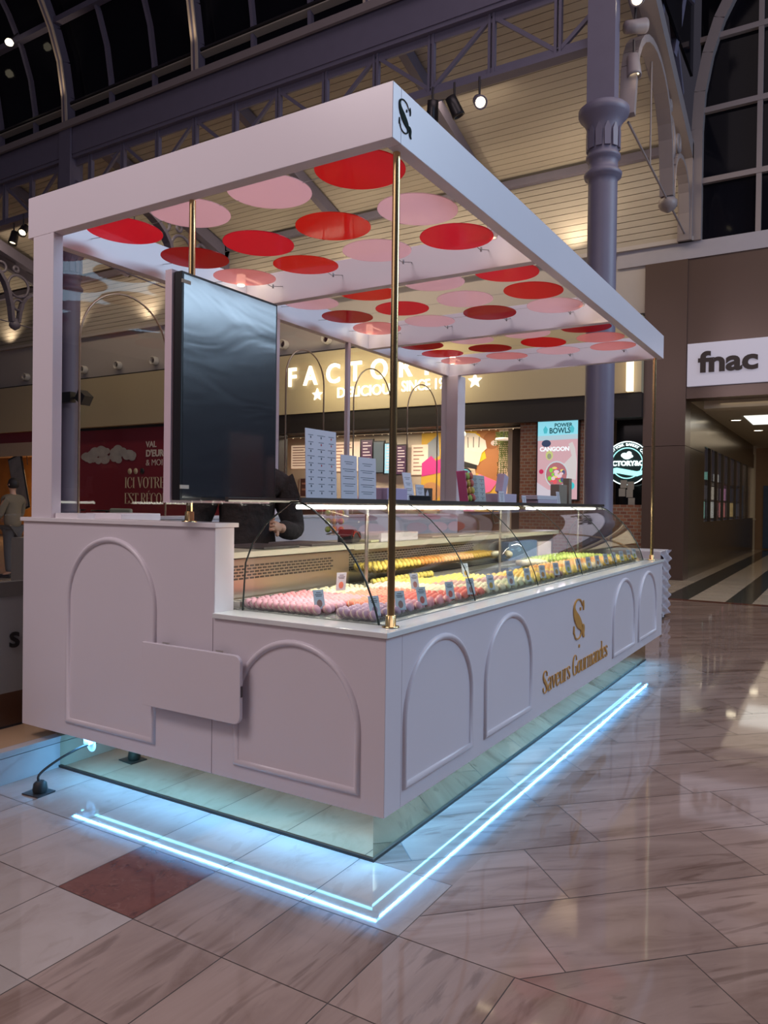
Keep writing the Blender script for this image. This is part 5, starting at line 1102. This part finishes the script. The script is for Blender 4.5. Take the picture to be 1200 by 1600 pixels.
# ---- film-wrapped white cabinet beyond the far end
rr = empty('wrapped_cabinet', 'white cabinet wrapped in wavy plastic beyond the far end of the kiosk', 'cabinet', None, (-.75, 7.45, 0))
bevel(MB().box(-.45, .22, 0, .5, .03, .86).build('cabinet_body', WHITE2, rr), .01); MB().box(-.42, .19, .03, .47, 0, .03).build('plinth', DARK, rr)
m = MB(); rs = random.Random(2); n_z = 40
for yy_ in (0.0, .25, .5):
    pass
vs = []
for i in range(n_z + 1):
    for j in range(9): vs.append((.235 + .02 * math.sin(i * 1.1 + j) + rs.uniform(-.008, .008), j * .0625, .04 + i * .82 / n_z))
m.add(vs, [(i * 9 + j, i * 9 + j + 1, (i + 1) * 9 + j + 1, (i + 1) * 9 + j) for i in range(n_z) for j in range(8)], 0, True)
m.build('plastic_wrap', mat('milky_wrap', (.62, .58, .66), .25), rr)

# ================================================================== PEOPLE
def skin(name, verts, edges, mt, parent=None, sub=2):
    me = bpy.data.meshes.new(name); me.from_pydata([v[:3] for v in verts], edges, []); o = bpy.data.objects.new(name, me); col.objects.link(o)
    m_ = o.modifiers.new('skin', 'SKIN'); s_ = o.modifiers.new('subsurf', 'SUBSURF'); s_.levels = sub; s_.render_levels = sub
    sk = me.skin_vertices[0] if me.skin_vertices else None
    if sk is None:
        bpy.context.view_layer.objects.active = o; bm = bmesh.new(); bm.from_mesh(me); bm.verts.layers.skin.verify(); bm.to_mesh(me); bm.free(); sk = me.skin_vertices[0]
    for i, v in enumerate(verts): sk.data[i].radius = (v[3], v[4] if len(v) > 4 else v[3]); sk.data[i].use_root = (i == 0)
    bpy.context.view_layer.update()
    me2 = bpy.data.meshes.new_from_object(o.evaluated_get(bpy.context.evaluated_depsgraph_get())); bpy.data.objects.remove(o); me2.name = name
    for p in me2.polygons: p.use_smooth = True
    me2.materials.clear(); me2.materials.append(mt); o = bpy.data.objects.new(name, me2); col.objects.link(o)
    if parent: o.parent = parent
    return o
SKIN = mat('skin', (.50, .28, .19), .5, var=.05)
def hand(parent, M, curl=.5):
    """palm and five fingers, +Z along the fingers, palm facing +X"""
    V = [(0, 0, -.03, .022, .028), (0, 0, .03, .016, .034), (0, 0, .07, .012, .036)]; E = [(0, 1), (1, 2)]
    for k_, (y, L) in enumerate(((-.030, .060), (-.010, .072), (.010, .068), (.030, .052))):
        b = len(V); a1 = curl; 
        V += [(0, y, .085, .009), (L * .45 * math.sin(a1), y * 1.05, .085 + L * .45 * math.cos(a1), .008), (L * .45 * math.sin(a1) + L * .5 * math.sin(a1 * 2), y * 1.05, .085 + L * .45 * math.cos(a1) + L * .5 * math.cos(a1 * 2), .007)]
        E += [(2, b), (b, b + 1), (b + 1, b + 2)]
    b = len(V); V += [(.012, -.038, .025, .011), (.03, -.055, .055, .010), (.04, -.05, .085, .008)]; E += [(1, b), (b, b + 1), (b + 1, b + 2)]
    W = []
    for v in V: p = M @ Vector(v[:3]); W.append((p.x, p.y, p.z) + tuple(v[3:]))
    return skin('hand', W, E, SKIN, parent, 1)
def person(label, loc, rz, coat, trousers, hair, arms, lean=0, cat='person', coat_long=False, hs=1.0):
    rr = empty('person', label, cat, None, loc); rr.rotation_euler = (0, 0, rz); s = 1
    # body (facing +X), continuous figure: head, torso, arms and legs
    V = [(0, 0, .95, .11, .11), (0, 0, 1.12, .09, .10), (.0 + lean * .3, 0, 1.30, .10, .11), (lean * .6, 0, 1.40, .06, .08), (lean * .75, 0, 1.49, .05, .05), (lean * .9 + .01, 0, 1.56, .052, .05), (lean + .01, 0, 1.63, .085, .072), (lean + .0, 0, 1.71, .075, .068)]
    E = [(0, 1), (1, 2), (2, 3), (3, 4), (4, 5), (5, 6), (6, 7)]
    for sg in (-1, 1):
        b = len(V); V += [(0, sg * .09, .86, .09, .09), (.01, sg * .10, .48, .058, .058), (-.02, sg * .10, .10, .042, .042), (.10, sg * .11, .04, .035, .045)]; E += [(0, b), (b, b + 1), (b + 1, b + 2), (b + 2, b + 3)]
    for sg, (el, wr) in zip((-1, 1), arms):
        b = len(V); V += [(lean * .55, sg * .18, 1.39, .05, .05), (*el, .045, .045), (*wr, .030, .034)]; E += [(3, b), (b, b + 1), (b + 1, b + 2)]
    skin('body', V, E, SKIN, rr)
    # face
    hx, hz = lean + .01, 1.66
    MB().lathe([(.001, .02), (.012, .012), (.014, 0), (.006, -.01)], M=Matrix.Translation((hx + .095, 0, hz - .01)) @ Matrix.Rotation(PI / 2, 4, 'Y') @ Matrix.Rotation(0, 4, 'X'), seg=8).build('nose', SKIN, rr)
    for sg in (-1, 1):
        MB().lathe([(.001, -.02), (.011, -.012), (.012, .012), (.001, .02)], (hx, sg * .076, hz), 8).build('ear', SKIN, rr)
        MB().lathe([(.001, -.006), (.008, 0), (.001, .006)], (hx + .083, sg * .03, hz + .015), 8).build('eye', BLACK, rr)
    MB().box(hx + .082, hx + .09, -.022, .022, hz - .052, hz - .045).build('mouth', mat('lips', (.35, .12, .10), .5), rr)
    hv = MB(); hv.lathe([(.001, .13), (.05, .122), (.085, .085), (.098, .03), (.095, -.03), (.07, -.06)], M=Matrix.Translation((hx - .02, 0, hz)) @ Matrix.Scale(.88, 4, (0, 1, 0)), seg=16); hv.build('hair', hair, rr)
    # clothing
    C_ = [(0, 0, .84, .155, .20), (0, 0, 1.12, .125, .17), (lean * .3, 0, 1.30, .14, .19), (lean * .6, 0, 1.43, .10, .165), (lean * .72, 0, 1.51, .085, .085)]; CE = [(0, 1), (1, 2), (2, 3), (3, 4)]
    for sg, (el, wr) in zip((-1, 1), arms):
        b = len(C_); w_ = Vector(el).lerp(Vector(wr), .92); C_ += [(lean * .55, sg * .19, 1.395, .085, .085), (*el, .072, .072), (*w_, .055, .055)]; CE += [(3, b), (b, b + 1), (b + 1, b + 2)]
    if coat_long: C_.append((-.01, 0, .60, .19, .24)); CE.append((0, len(C_) - 1))
    skin('coat', C_, CE, coat, rr)
    T_ = [(0, 0, .93, .13, .165)]; TE = []
    for sg in (-1, 1): b = len(T_); T_ += [(0, sg * .095, .84, .105, .1), (.01, sg * .10, .48, .072, .072), (-.02, sg * .10, .09, .06, .06)]; TE += [(0, b), (b, b + 1), (b + 1, b + 2)]
    skin('trousers', T_, TE, trousers, rr)
    for sg in (-1, 1): bevel(MB().box(-.08, .18, sg * .105 - .045, sg * .105 + .045, 0, .07).build('shoe', BLACK, rr), .02, 3)
    for sg, (el, wr) in zip((-1, 1), arms):
        d = (Vector(wr) - Vector(el)).normalized(); M = Matrix.Translation(wr) @ d.to_track_quat('Z', 'Y').to_matrix().to_4x4(); hand(rr, M, .6)
    return rr
CO = mat('dark_furry_coat', (.022, .015, .013), .95, var=.8, scale=26, bump=.6)
person('person in dark furry coat behind the case, head hidden by the screen', (-1.57, 1.0, .12), -.75, CO, BLACK, mat('hair_dark', (.02, .012, .01), .6), (((.0, -.29, 1.12), (.20, -.20, 1.08)), ((.02, .29, 1.10), (.19, .16, 1.14))), .05, coat_long=True)
OL = mat('olive_jacket', (.16, .13, .09), .8)
person('person with short dark hair and olive jacket standing at the far left edge', (-11.3, 5.75, 0), 3.4, OL, mat('grey_trousers', (.06, .06, .065), .8), mat('hair_black', (.012, .008, .008), .6), (((.05, -.26, 1.12), (.25, -.16, 1.05)), ((.05, .26, 1.12), (.25, .16, 1.05))))
